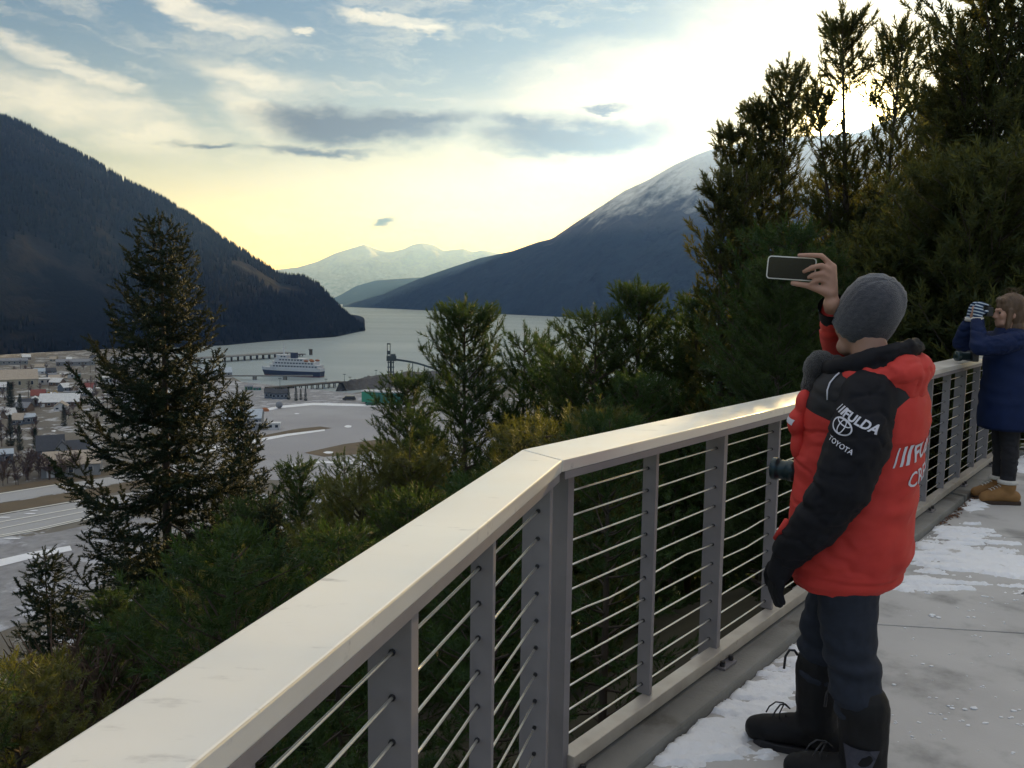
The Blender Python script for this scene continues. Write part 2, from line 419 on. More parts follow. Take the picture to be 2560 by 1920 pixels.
M_farm = snow_mat('far_ridge_rock', (0.22, 0.23, 0.25), (0.4, 0.4, 0.4), -150.0, 800.0)
sil_h = [(800, 760, 7000), (850, 738, 7000), (890, 715, 7000), (940, 701, 7000), (1000, 697, 7000), (1045, 694, 7000), (1120, 690, 7000), (1250, 700, 7000), (1400, 730, 7000)]
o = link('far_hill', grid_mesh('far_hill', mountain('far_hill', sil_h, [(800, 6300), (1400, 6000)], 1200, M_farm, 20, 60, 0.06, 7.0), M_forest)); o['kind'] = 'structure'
sil_f = [(380, 690, 11000), (500, 678, 11000), (600, 680, 11000), (690, 674, 11000), (745, 668, 11000), (790, 655, 11000), (840, 632, 11000), (880, 620, 11000), (910, 611, 11000), (945, 624, 11000), (975, 630, 11000), (1010, 622, 11000), (1030, 612, 11000), (1055, 607, 11000), (1085, 612, 11000),
         (1110, 626, 11000), (1135, 624, 11000), (1160, 621, 11000), (1185, 630, 11000), (1205, 624, 11000), (1240, 632, 11000), (1330, 645, 11000), (1500, 660, 11000), (1700, 670, 11000)]
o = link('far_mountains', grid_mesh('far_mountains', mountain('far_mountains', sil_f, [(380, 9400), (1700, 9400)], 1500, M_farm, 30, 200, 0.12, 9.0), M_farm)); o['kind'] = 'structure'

# forest on the near mountain: one mass of small spruces
rng = np.random.default_rng(5)
nu, nvv = PL.shape[0], 48
NTREE = 17000
ii = rng.uniform(0.0, nu - 1.01, NTREE); jj = 47 * rng.uniform(0.0, 1.0, NTREE) ** 0.8
ii[:1400] = rng.uniform(nu * .3, nu - 1.01, 1400); jj[:1400] = 46.5 + rng.uniform(0, .5, 1400)
i0 = ii.astype(int); j0 = np.minimum(jj.astype(int), 46); fi = (ii - i0)[:, None]; fj = (jj - j0)[:, None]
PP = (PL[i0, j0] * (1 - fi) + PL[i0 + 1, j0] * fi) * (1 - fj) + (PL[i0, j0 + 1] * (1 - fi) + PL[i0 + 1, j0 + 1] * fi) * fj
keep = (fbm(PP[:, 0], PP[:, 1], 0.008, 4, 4.0) < 0.24) & (PP[:, 2] > SEA + 2)
PP = PP[keep]; n = len(PP); hh = rng.uniform(7, 16, n); rr = hh * rng.uniform(0.13, 0.2, n); a0 = rng.uniform(0, 6.3, n)
Vt = np.zeros((n, 6, 3))
for k in range(5):
    Vt[:, k, 0] = PP[:, 0] + rr * np.cos(a0 + k * 1.2566); Vt[:, k, 1] = PP[:, 1] + rr * np.sin(a0 + k * 1.2566); Vt[:, k, 2] = PP[:, 2] - 1.0
Vt[:, 5] = PP; Vt[:, 5, 2] += hh
Ft = (np.arange(n)[:, None, None] * 6 + np.array([[k, (k + 1) % 5, 5] for k in range(5)])[None]).reshape(-1, 3)
M_fart = mat('far_spruce', (0.003, 0.006, 0.009), (0.006, 0.010, 0.012), 0.03, 0.9, spec=0.04)  # same painted haze blue as the ground beneath
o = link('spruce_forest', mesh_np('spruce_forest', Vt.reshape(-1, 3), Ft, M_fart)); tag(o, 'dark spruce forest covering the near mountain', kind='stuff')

# ---------------------------------------------------------------- haze: even air over the whole fjord
HAZE_D = 9.5e-5
mh = bpy.data.materials.new('haze_air'); mh.use_nodes = True; nt = mh.node_tree; nt.nodes.clear(); T = NT(nt)
pv = T.n('ShaderNodeVolumePrincipled'); pv.inputs['Color'].default_value = (0.165, 0.35, 1.0, 1); pv.inputs['Density'].default_value = HAZE_D
pv.inputs['Anisotropy'].default_value = 0.62; pv.inputs['Absorption Color'].default_value = (1, 1, 1, 1)
ho = T.n('ShaderNodeOutputMaterial'); T.put(ho.inputs['Volume'], pv.outputs[0])
mb = MB(); mb.box((1500, 5900, (1180 + SEA - 5) / 2), (21400, 13200, 1180 - (SEA - 5))); o = mb.build('haze', mh)
tag(o, 'pale haze filling the air over the fjord', kind='stuff')

# ---------------------------------------------------------------- deck, kerb, snow
def cut(poly, n, c):                              # keep the side where p.n >= c
    out = []
    for i in range(len(poly)):
        a, b = np.array(poly[i]), np.array(poly[(i + 1) % len(poly)]); da, db = a @ n - c, b @ n - c
        if da >= 0: out.append(tuple(a))
        if (da > 0) != (db > 0): out.append(tuple(a + (b - a) * (da / (da - db))))
    return out

def meet(o1, n1, p1, o2, n2, p2):                 # corner of two lines offset towards the deck
    A = np.array([n1, n2]); return np.linalg.solve(A, [p1 @ n1 + o1, p2 @ n2 + o2])

def cornAB(o): return meet(o, NA, CO, o, NB, CO)
def cornBC(o): return meet(o, NB, CO2, o, NC, CO2)
def startA(o, L=5.2): return CO + NA * o - DA * L
def endC(o, L=9.0): return CO2 + NC * o + DC * L
def strip(o1, o2): return [[tuple(startA(o1)), tuple(cornAB(o1)), tuple(cornBC(o1)), tuple(endC(o1))], [tuple(startA(o2)), tuple(cornAB(o2)), tuple(cornBC(o2)), tuple(endC(o2))]]

M_conc = mat('deck_concrete', (0.42, 0.41, 0.40), (0.50, 0.49, 0.475), 1.6, 0.82, 0.25, 90.0, c3=(0.27, 0.265, 0.255), c3scale=2.1, c3lo=0.50, c3hi=0.68, bdist=0.004, rvar=0.1)
M_kerb = mat('kerb_concrete', (0.17, 0.165, 0.15), (0.25, 0.24, 0.22), 3.0, 0.9, 0.5, 55.0, c3=(0.10, 0.09, 0.075), c3scale=1.8, c3lo=0.55, c3hi=0.7, bdist=0.006)
jA, jB = onz(2210, 1562, 0)[:2], onz(2560, 1583, 0)[:2]
jd = (jB - jA) / np.linalg.norm(jB - jA); jn = np.array([-jd[1], jd[0]])
j1 = jA @ jn; j2 = onz(2510, 1342, 0)[:2] @ jn; jw = j2 - j1
OD = 0.288
deck_poly = [tuple(startA(OD)), tuple(cornAB(OD)), tuple(cornBC(OD)), tuple(endC(OD)), tuple(endC(OD) + np.array([2.0, -22.0])), (2.0, -14.0), (-6.0, -12.0)]
deck = empty('deck'); deck['kind'] = 'structure'
for k in range(-6, 5):
    pl = cut(cut(deck_poly, jn, j1 + k * jw + 0.006), -jn, -(j1 + (k + 1) * jw - 0.006))
    if len(pl) > 2: MB().prism(pl, -0.22, 0.0).build('slab', M_conc, deck, bevel=0.004)
MB().prism(deck_poly, -0.30, -0.225).build('base', M_soil, deck)
kerb = empty('kerb'); kerb['kind'] = 'structure'
ko, ki = 0.085, 0.285
(a0, a1, a2, a3), (b0, b1, b2, b3) = strip(ko, ki)
def kerb_run(p0, p1, q0, q1, n):
    for i in range(n):
        g = 0.004
        t0, t1 = i / n + (g if i else 0), (i + 1) / n - (g if i < n - 1 else 0)
        P = [np.array(p0) + (np.array(p1) - p0) * t for t in (t0, t1)]; Q = [np.array(q0) + (np.array(q1) - q0) * t for t in (t0, t1)]
        MB().prism([tuple(P[0]), tuple(P[1]), tuple(Q[1]), tuple(Q[0])], -1.6, 0.052).build('kerb_section', M_kerb, kerb, bevel=0.012)
kerb_run(a0, a1, b0, b1, 2); kerb_run(a1, a2, b1, b2, 3); kerb_run(a2, a3, b2, b3, 3)

M_snow = mat('snow', (0.80, 0.82, 0.86), (0.86, 0.87, 0.89), 9.0, 0.75, 0.7, 60.0, bdist=0.010, c3=(0.52, 0.50, 0.47), c3scale=7.0, c3lo=0.60, c3hi=0.74)
def in_poly(x, y, poly):
    """signed distance to polygon, positive inside"""
    d = np.full(x.shape, 1e9); ins = np.zeros(x.shape, bool); n = len(poly)
    for i in range(n):
        ax, ay = poly[i]; bx, by = poly[(i + 1) % n]; ex, ey = bx - ax, by - ay
        t = np.clip(((x - ax) * ex + (y - ay) * ey) / (ex * ex + ey * ey), 0, 1)
        d = np.minimum(d, np.hypot(x - ax - t * ex, y - ay - t * ey))
        c = ((ay > y) != (by > y)) & (x < (bx - ax) * (y - ay) / (by - ay + 1e-12) + ax); ins ^= c
    return np.where(ins, d, -d)

def snow_patch(name, pts, step, seed, label, amp=0.09, bias=0.0, hmax=0.013):
    poly = [tuple(onz(x * 1.1573, y * 1.1573, 0)[:2]) for x, y in pts]
    xs = [p[0] for p in poly]; ys = [p[1] for p in poly]
    gx = np.arange(min(xs) - .1, max(xs) + .1, step); gy = np.arange(min(ys) - .1, max(ys) + .1, step)
    X, Y = np.meshgrid(gx, gy, indexing='ij')
    d = in_poly(X, Y, poly)
    # wind-combed streaks across the deck
    u = X * jd[0] + Y * jd[1]; v = X * jn[0] + Y * jn[1]
    nz = fbm(u, v, 5.0, 6, seed, .62) * .55 + fbm(u * 0.45, v * 2.6, 7.0, 6, seed + 1, .62) * .95
    e = d * .50 + nz * amp * 1.25 + bias
    crust = np.abs(fbm(u * .7, v * 1.5, 16, 5, seed + 2, .6)); lump = fbm(X, Y, 38, 4, seed + 3, .6)
    h = np.clip(e * .5, -0.004, hmax) + np.where(e > 0, (crust * .016 + lump * .006 + .002) * np.clip(e * 22, 0, 1), 0)
    offk = np.minimum(np.minimum((np.stack([X, Y], -1) - CO) @ NA, (np.stack([X, Y], -1) - CO) @ NB), (np.stack([X, Y], -1) - CO2) @ NC)
    h = np.where(offk < 0.291, -0.004, h)
    idx = np.arange(X.size).reshape(X.shape); hv = h
    ok = (np.maximum.reduce([hv[:-1, :-1], hv[1:, :-1], hv[1:, 1:], hv[:-1, 1:]]) > 0.0015)
    F = np.stack([idx[:-1, :-1][ok], idx[1:, :-1][ok], idx[1:, 1:][ok], idx[:-1, 1:][ok]], -1)
    used = np.unique(F); rm = np.full(X.size, -1); rm[used] = np.arange(len(used))
    V = np.stack([X.ravel(), Y.ravel(), h.ravel()], -1)[used]
    o = link(name, mesh_np(name, V, rm[F], M_snow, True)); return tag(o, label, kind='stuff')

snow_patch('snow_patch', [(1380, 1680), (1480, 1578), (1560, 1510), (1650, 1445), (1700, 1405), (1775, 1355), (1800, 1400), (1790, 1470), (1770, 1520), (1790, 1560), (1760, 1580), (1700, 1575), (1660, 1592), (1600, 1610), (1560, 1650), (1500, 1700), (1360, 1720)],
           0.009, 3.0, 'trampled snow along the kerb below the railing', 0.15, -0.012)
snow_patch('snow_patch', [(1940, 1262), (1965, 1215), (2010, 1165), (2060, 1132), (2105, 1140), (2135, 1172), (2170, 1195), (2225, 1212), (2260, 1250), (2200, 1262), (2130, 1246), (2060, 1256), (1990, 1268)],
           0.012, 11.0, 'streaky snow patch on the deck behind the man', 0.18, -0.012)
snow_patch('snow_patch', [(2178, 1010), (2200, 990), (2260, 985), (2300, 1010), (2260, 1030), (2200, 1022)], 0.02, 17.0, 'far snow patch near the turn of the railing', 0.1, 0.02)
snow_patch('snow_patch', [(2085, 1100), (2100, 1085), (2125, 1080), (2120, 1095), (2098, 1108)], 0.012, 23.0, 'small crust of snow beside the tan boots', 0.05, 0.01)
rng = np.random.default_rng(11); mb = MB()
for k in range(95):
    if k < 22: px, py = rng.uniform(1640, 2560), rng.uniform(1480, 1930)
    elif k < 68: px, py = rng.normal(2400, 130), rng.normal(1760, 90)
    else: px, py = rng.uniform(2250, 2600), rng.normal(1500, 40)
    q = onz(px, py, 0)
    if outside(q[0], q[1]) > -0.33: continue
    s = rng.uniform(0.003, 0.009) * (1.6 if rng.random() < .12 else 1)
    for _ in range(rng.integers(1, 4)):
        c = (q[0] + rng.normal(0, s * 2.2) * jd[0], q[1] + rng.normal(0, s * 1.0) + 0, s * .25)
        mb.sphere(c, s * rng.uniform(.5, 1), 6, 4, (1.5, 1, .45))
tag(mb.build('snow_crumbs', M_snow, None, True), 'loose crumbs of snow scattered over the concrete', kind='stuff')
M_leaf = mat('dead_leaf', (0.11, 0.05, 0.025), (0.17, 0.09, 0.05), 30, 0.9)
mb = MB()
for k in range(170):
    t = rng.uniform(4.6, 7.6) if k < 130 else rng.uniform(7.4, 8.4); p = CO + DB * t + NB * (0.295 + abs(rng.normal(0, .035))); a = rng.uniform(0, 6.3); s = rng.uniform(.012, .03)
    mb.add([(p[0] + s * math.cos(a), p[1] + s * math.sin(a), .004), (p[0] - s * .5 * math.sin(a), p[1] + s * .5 * math.cos(a), .012), (p[0] - s * math.cos(a), p[1] - s * math.sin(a), .006), (p[0] + s * .5 * math.sin(a), p[1] - s * .5 * math.cos(a), .014)], [(0, 1, 2, 3)])
tag(mb.build('dead_leaves', M_leaf), 'brown dead leaves drifted against the kerb', kind='stuff')

# ---------------------------------------------------------------- railing
M_cap = mat('rail_cap_metal', (0.84, 0.82, 0.77), (0.76, 0.74, 0.70), 2.0, 0.38, 0.12, 160.0, metal=0.55, c3=(0.46, 0.44, 0.42), c3scale=24.0, c3lo=0.60, c3hi=0.80, bdist=0.001, rvar=0.07, stretch=(.35, 1, 1))
M_rail = mat('rail_grey_metal', (0.22, 0.205, 0.22), (0.27, 0.25, 0.262), 7.0, 0.5, 0.15, 120.0, metal=0.35, bdist=0.001)
M_brail = mat('bottom_rail_metal', (0.55, 0.51, 0.45), (0.44, 0.39, 0.34), 9.0, 0.42, 0.2, 90.0, metal=0.45, c3=(0.20, 0.12, 0.08), c3scale=7.0, c3lo=0.66, c3hi=0.76, bdist=0.001)
M_cable = mat('steel_cable', (0.80, 0.78, 0.72), None, rough=0.33, metal=0.9, bump=0.3, bscale=600, bdist=0.0006)
M_dark = mat('dark_bolt', (0.03, 0.03, 0.035), None, rough=0.5, metal=0.4)
rail = empty('railing', (CO[0], CO[1], 0), 0, 'long grey metal railing with steel cables and a broad pale top cap', 'railing')
RO = Vector((CO[0], CO[1], 0))
def rp(me_builder, name, m, parent=rail, bevel=0.0, smooth=False):
    me_builder.V = [(v[0] - CO[0], v[1] - CO[1], v[2]) for v in me_builder.V]
    return me_builder.build(name, m, parent, smooth, bevel)
WA, WB = 0.164, 0.204
cAB_i = meet(WA, NA, CO, WB, NB, CO); cBC_i = meet(WB, NB, CO2, WB, NC, CO2)
g = 0.0015
def cap(poly): rp(MB().prism([tuple(q) for q in poly], 1.112, 1.15), 'cap_rail', M_cap, bevel=0.004)
cap([startA(0), CO - DA * g, cAB_i - DA * g, startA(WA)])
cap([CO + DB * g, CO2 - DB * g, cBC_i - DB * g, cAB_i + DB * g])
cap([CO2 + DC * g, endC(0), endC(WB), cBC_i + DC * g])
# folded side of the cap, a darker strip just under its edge
def run(org, d, n, t0, t1, o0, o1, z0, z1, name, m, bevel=0.0):
    pts = [org + d * t0 + n * o0, org + d * t1 + n * o0, org + d * t1 + n * o1, org + d * t0 + n * o1]
    return rp(MB().prism([tuple(q) for q in pts], z0, z1), name, m, bevel=bevel)
LA, LC = 5.2, 9.0
sAB = float((cAB_i - CO) @ DA); sAB2 = float((cAB_i - CO) @ DB); sBC = float((cBC_i - CO2) @ DB); sBC2 = float((cBC_i - CO2) @ DC)
run(CO, DA, NA, -LA, sAB - .02, WA - .03, WA - .002, 1.086, 1.1115, 'cap_skirt', M_rail, .002)
run(CO, DB, NB, sAB2 + .02, LB + sBC - .02, WB - .03, WB - .002, 1.086, 1.1115, 'cap_skirt', M_rail, .002)
run(CO2, DC, NC, sBC2 + .02, LC, WB - .03, WB - .002, 1.086, 1.1115, 'cap_skirt', M_rail, .002)
run(CO, DA, NA, -LA, -.25, .115, .178, .072, .122, 'bottom_rail', M_brail, .003)
run(CO, DB, NB, .075, LB - .12, .118, .180, .072, .122, 'bottom_rail', M_brail, .003)
run(CO2, DC, NC, .12, LC, .118, .180, .072, .122, 'bottom_rail', M_brail, .003)
CZ = [0.16 + 0.085 * k for k in range(11)]
def post(org, d, n, t, wide, plate=True, co=.115, shade_discs=True):
    th, o0, o1 = (.034, .066, .152) if wide else (.022, .094, .150)
    z0 = .0525 if wide and plate else .1225
    p = run(org, d, n, t - th / 2, t + th / 2, o0, o1, z0, 1.1115, 'post', M_rail, .002)
    mb = MB()
    for z in CZ:                                   # dark sleeves put in for the shaded holes the cables pass through
        c = org + d * (t - th / 2) + n * co; e = org + d * (t - th / 2 - .0035) + n * co
        mb.tube([(c[0], c[1], z), (e[0], e[1], z)], .0068, 8)
    if shade_discs: rp(mb, 'cable_hole_shade', M_dark, p)['kind'] = 'stuff'
    if wide and plate:
        pts = [org + d * (t - .06) + n * .05, org + d * (t + .06) + n * .05, org + d * (t + .06) + n * .215, org + d * (t - .06) + n * .215]
        b = rp(MB().prism([tuple(q) for q in pts], .0525, .064), 'base_plate', M_rail, p, bevel=.002)
        mb = MB()
        for s in (-.042, .042):
            c = org + d * (t + s) + n * .195; mb.tube([(c[0], c[1], .0645), (c[0], c[1], .086)], .011, 6)
        rp(mb, 'bolts', M_dark, p)['kind'] = 'stuff'
for k, t in enumerate((-.215, -.79, -1.283, -1.80, -2.32, -2.85, -3.36, -3.9)): post(CO, DA, NA, t, k % 2 == 0)
for k, t in enumerate((.066, .635, 1.225, 1.835, 2.43, 3.04, 3.64, 4.25, 4.85, 5.44, 6.03, 6.63, 7.23, 7.83, 8.43)): post(CO, DB, NB, t, k % 2 == 0, shade_discs=k > 0)
for k in range(14): post(CO2, DC, NC, .12 + .6 * k, k % 2 == 0)
rng = np.random.default_rng(4)
def cable(org, d, n, t0, t1, z, off, kinks):
    ts = np.arange(t0, t1, 0.15); pts = []
    for t in ts:
        dz = sum(a * math.exp(-((t - c) / .16) ** 2) for c, a in kinks)
        q = org + d * t + n * off; pts.append((q[0], q[1], z + dz))
    rp(MB().tube(pts, .0034, 7), 'cable', M_cable, smooth=True)
for k, z in enumerate(CZ):
    cable(CO, DA, NA, -LA, -.205, z, .115, [])
    kk = {5: [(.42, -.012), (.95, .012)], 4: [(1.55, -.010)]}.get(k, [])
    if k == 5: kk = kk + [(1.5, -.012)]
    cable(CO, DB, NB, .075, LB, z, .115, kk)
    cable(CO2, DC, NC, .13, LC, z, .115, [])

# ---------------------------------------------------------------- trees on the slope
def shoot_templates(nt, nneedle, nlen, width, ang0, ang1, seed):
    r = np.random.default_rng(seed); out = []
    for _ in range(nt):
        vs = np.zeros((nneedle, 3, 3))
        for k in range(nneedle):
            z = 0.08 + 0.92 * (k + r.random()) / nneedle; phi = k * 2.4 + r.normal(0, .3)
            an = R(r.uniform(ang0, ang1)) * (1 if z < .85 else .55); L = nlen * r.uniform(.75, 1.2)
            d = np.array([math.sin(an) * math.cos(phi), math.sin(an) * math.sin(phi), math.cos(an)]); sd = np.array([-math.sin(phi), math.cos(phi), r.normal(0, .4)]); sd /= np.linalg.norm(sd)
            b = np.array([0, 0, z])
            vs[k] = [b - sd * width / 2, b + sd * width / 2, b + d * L]
        out.append(vs)
    return np.array(out)                                              # (nt, nneedle, 3, 3), axis +Z, unit length
PINE_T = shoot_templates(6, 30, 0.40, 0.075, 32, 76, 1)
BIGP_T = shoot_templates(6, 24, 0.42, 0.11, 30, 72, 3)
SPRU_T = shoot_templates(6, 24, 0.27, 0.13, 35, 80, 2)

def place_shoots(P, D, Sc, templ, rng):
    P = np.asarray(P, float); D = np.asarray(D, float); D /= np.linalg.norm(D, axis=1, keepdims=True) + 1e-9; n = len(P)
    t = rng.integers(0, len(templ), n); a = rng.normal(size=(n, 3))
    X = np.cross(a, D); X /= np.linalg.norm(X, axis=1, keepdims=True) + 1e-9; Y = np.cross(D, X)
    M = np.stack([X, Y, D], 1) * np.asarray(Sc)[:, None, None]
    V = np.einsum('nkij,njl->nkil', templ[t], M) + P[:, None, None, :]
    V = V.reshape(-1, 3); return V, np.arange(len(V)).reshape(-1, 3)

def grow(seed, H, Rad, kind='pine', bare=0.12, step=0.36, nb=(4, 6), shoot=0.17, leaders=None, asc=(8, 58), thin=1.0, prof=0.8, lat=0.13, trunk_r=None, bend=0.03, curl=0.35):
    """returns (wood MB, shoot positions, directions, sizes) for one conifer with its root at the origin"""
    r = np.random.default_rng(seed); wood = MB(); P = []; D = []; Sz = []
    leaders = leaders or [(0, 0, 0.0, H, Rad)]
    for li, (tx, ty, zf, Ht, Rl) in enumerate(leaders):               # top offset, fork height, top height, radius
        tr = trunk_r or 0.010 * H + 0.02; tr = tr * (1 if li == 0 else .7)
        npt = 10; pts = []
        for k in range(npt):
            t = k / (npt - 1); z = zf + (Ht - zf) * t; w = bend * H * .5
            bl = 0 if li == 0 else 0
            x = tx * t ** 1.2 + (w * math.sin(3.1 * t + seed) * t * (1 - t)); y = ty * t ** 1.2 + (w * math.cos(4.3 * t + seed) * t * (1 - t))
            pts.append((x, y, z - (0.4 if k == 0 and li == 0 else 0)))
        wood.tube(pts, [max(.008, tr * (1 - k / (npt - 1)) ** .8) for k in range(npt)], 7)
        def axis(z):
            t = (z - zf) / (Ht - zf); f = t * (npt - 1); i = min(int(f), npt - 2); a, b = np.array(pts[i]), np.array(pts[i + 1]); return a + (b - a) * (f - i)
        z = max(zf, bare * H) + r.uniform(0, step)
        while z < Ht - 0.12 * shoot / .17:
            t = (z - zf) / (Ht - zf); tt = min(1.0, max(0.0, (z - max(zf, bare * H)) / max(.3, Ht - max(zf, bare * H))))
            n = r.integers(nb[0], nb[1] + 1); ph = r.uniform(0, 6.3)
            for b in range(n):
                if r.random() > thin: continue
                L = Rl * ((1 - tt) ** prof * r.uniform(.55, 1.1) + (.13 if kind == 'pine' else .06))
                if kind == 'spruce': L *= (.75 + .25 * min(1, tt / .12))
                an = R(asc[0] + (asc[1] - asc[0]) * tt + r.normal(0, 7)); ph2 = ph + b * 6.283 / n + r.normal(0, .22)
                hd = np.array([math.cos(ph2), math.sin(ph2), 0]); o = axis(min(z + r.normal(0, .05), Ht - .05))
                bp = []
                for k in range(6):
                    s = k / 5; up = math.tan(an) * s + curl * s * s * (1 if kind == 'pine' else .8) - (0 if kind == 'pine' else .30 * math.sin(s * math.pi))
                    bp.append(o + hd * L * s * (1 - .12 * s * curl) + np.array([0, 0, L * up * (.75 if kind == 'pine' else .8)]) + r.normal(0, .012 * L, 3) * s)
                rb = (.010 + .008 * L) * (1 if kind == 'pine' else .9)
                bp = np.array(bp)
                over = bp[:, 2].max() - (o[2] + (Ht - o[2]) * .72)
                if over > 0: bp[:, 2] -= over * ((bp[:, 2] - o[2]) / max(.01, bp[:, 2].max() - o[2]))
                wood.tube(list(bp), [max(.004, rb * (1 - k / 5.5)) for k in range(6)], 4, False)
                def at(s):
                    f = s * 5; i = min(int(f), 4); return bp[i] + (bp[i + 1] - bp[i]) * (f - i), bp[i + 1] - bp[i]
                s = .22 if kind == 'pine' else .10; side = 1
                nl = max(3, int(L * (1 - s) / lat))
                for q in range(nl + 1):
                    ss = min(1.0, s + (1 - s) * q / nl); c, dv = at(ss); dv = dv / (np.linalg.norm(dv) + 1e-9); side = -side
                    sdv = np.cross(dv, [0, 0, 1.0]); sdv /= np.linalg.norm(sdv) + 1e-9
                    if kind == 'pine':
                        ll = min(.55, .12 + .34 * L * (1 - ss) * r.uniform(.5, 1.2)) if q < nl else 0
                        d2 = dv * .75 + sdv * side * r.uniform(.5, 1) + np.array([0, 0, r.uniform(.15, .6)]); d2 /= np.linalg.norm(d2)
                        m = max(1, int(ll / (shoot * .5)))
                        for w in range(m):
                            P.append(c + d2 * ll * (w + .4) / m + r.normal(0, .02, 3)); D.append(d2 + np.array([0, 0, .25]) + r.normal(0, .38, 3)); Sz.append(shoot * r.uniform(.75, 1.25))
                        P.append(c); D.append(dv + np.array([0, 0, .35]) + r.normal(0, .45, 3)); Sz.append(shoot * r.uniform(.7, 1.1))
                    else:
                        ll = min(1.1, .2 + .5 * L * (1 - ss) ** .8 * min(1, ss * 3) * r.uniform(.6, 1.15))
                        d2 = dv * .9 + sdv * side + np.array([0, 0, r.uniform(-.30, .06)]); d2 /= np.linalg.norm(d2)
                        m = max(2, int(ll / (shoot * .38)))
                        for w in range(m):
                            P.append(c + d2 * ll * w / m); D.append(d2 + r.normal(0, .22, 3)); Sz.append(shoot * r.uniform(.8, 1.2))
                        P.append(c); D.append(dv + r.normal(0, .12, 3)); Sz.append(shoot * 1.05)
                        if r.random() < .6: P.append(c); D.append(np.array([0, 0, -.6]) + dv * .4 + r.normal(0, .3, 3)); Sz.append(shoot * .8)
            z += step * r.uniform(.7, 1.3) * (1 - .35 * tt)
        top = np.array(pts[-1])
        for k in range(5): P.append(top - np.array([0, 0, .07 * k])); D.append(np.array([0, 0, 1.0]) + r.normal(0, .12 + .05 * k, 3)); Sz.append(shoot * 1.15)
    if kind == 'pine':                                                # tufts gather into clumps at the twig ends
        pass
    return wood, np.array(P), np.array(D), np.array(Sz)

M_bark = mat('pine_bark', (0.05, 0.038, 0.03), (0.095, 0.075, 0.06), 12, 0.95, 0.6, 30, stretch=(1, 1, .3))
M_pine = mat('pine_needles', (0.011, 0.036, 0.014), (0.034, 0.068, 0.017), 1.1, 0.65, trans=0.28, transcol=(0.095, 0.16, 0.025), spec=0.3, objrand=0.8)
M_gold = mat('sun_gold_pine_needles', (0.040, 0.062, 0.015), (0.080, 0.085, 0.020), 1.6, 0.6, trans=0.34, transcol=(0.21, 0.21, 0.035), objrand=0.5)  # pine needles with sunlit gold put into the colour
M_sunpine = mat('sunlit_pine_needles', (0.012, 0.030, 0.012), (0.036, 0.056, 0.016), 1.1, 0.65, trans=0.36, transcol=(0.19, 0.19, 0.045), objrand=0.5, spec=0.3)  # needle copy with warmer translucent colour, painted in for the glow near the sun
M_spruce = mat('spruce_needles', (0.008, 0.024, 0.015), (0.019, 0.038, 0.018), 0.8, 0.65, spec=0.15, trans=0.06, transcol=(0.13, 0.13, 0.04), objrand=0.5)

def tree_data(seed, H, Rad, m, kind='pine', prune=None, templ=None, **kw):
    wood, P, D, Sz = grow(seed, H, Rad, kind, **kw)
    if prune is not None:
        k = prune(P); P, D, Sz = P[k], D[k], Sz[k]
    V, F = place_shoots(P, D, Sz, (PINE_T if templ is None else templ) if kind == 'pine' else SPRU_T, np.random.default_rng(seed + 100))
    return dict(H=H, wood=wood.mesh('trunk', M_bark, True), crown=mesh_np('crown', V, F, m))

def put_tree(name, data, x, y, H, rz, label, group=None, z=None, crown=None):
    s = H / data['H']; z = float(slope_z(x, y)) - .05 if z is None else z
    t = empty(name, (x, y, z), rz, label, 'tree', group); t.scale = (s, s, s)
    link('trunk', data['wood'], t); link('crown', crown or data['crown'], t)
    return t

PD = [tree_data(1, 7.0, 1.65, M_pine, bare=.10, step=.30, prof=.60, asc=(0, 48), shoot=.22, lat=.078), tree_data(2, 7.0, 1.4, M_pine, bare=.2, step=.34, asc=(8, 50), prof=.55, shoot=.22, lat=.078),
      tree_data(3, 6.0, 1.6, M_pine, bare=.15, step=.38, nb=(3, 5), asc=(-5, 45), prof=.5, shoot=.22, lat=.085), tree_data(4, 3.6, 1.35, M_pine, bare=.02, step=.30, asc=(10, 52), prof=.38, shoot=.17, lat=.13),
      tree_data(5, 7.0, 1.2, M_pine, bare=.3, step=.46, nb=(3, 5), asc=(5, 48), prof=.5, thin=.9, shoot=.22, lat=.085), tree_data(8, 3.8, 1.15, M_pine, bare=.05, step=.30, nb=(4, 5), asc=(0, 50), prof=.55, shoot=.17, lat=.13)]
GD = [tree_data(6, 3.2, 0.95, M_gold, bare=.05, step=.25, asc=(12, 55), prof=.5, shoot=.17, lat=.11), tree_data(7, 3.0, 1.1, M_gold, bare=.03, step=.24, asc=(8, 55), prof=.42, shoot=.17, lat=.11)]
SD = [tree_data(11, 12.5, 4.3, M_spruce, 'spruce', bare=.10, step=.45, nb=(4, 5), shoot=.25, asc=(-10, 34), prof=1.05, lat=.115, curl=.34, thin=.97, trunk_r=.16),
      tree_data(12, 7.5, 1.25, M_spruce, 'spruce', bare=.05, step=.34, nb=(4, 5), shoot=.20, asc=(-6, 40), prof=.85, lat=.11, thin=.95),
      tree_data(13, 4.2, 1.15, M_spruce, 'spruce', bare=.04, step=.30, nb=(3, 5), shoot=.15, asc=(5, 40), prof=.9, lat=.12, thin=.9)]

def tree_px(name, data, px, py, D, label, rz=0.0, group=None, lim=None, **kw):
    p = atd(px, py, D); z = float(slope_z(p[0], p[1])); H = p[2] - z
    if lim: H = min(H, lim)
    return put_tree(name, data, p[0], p[1], H, rz, label, group, **kw)

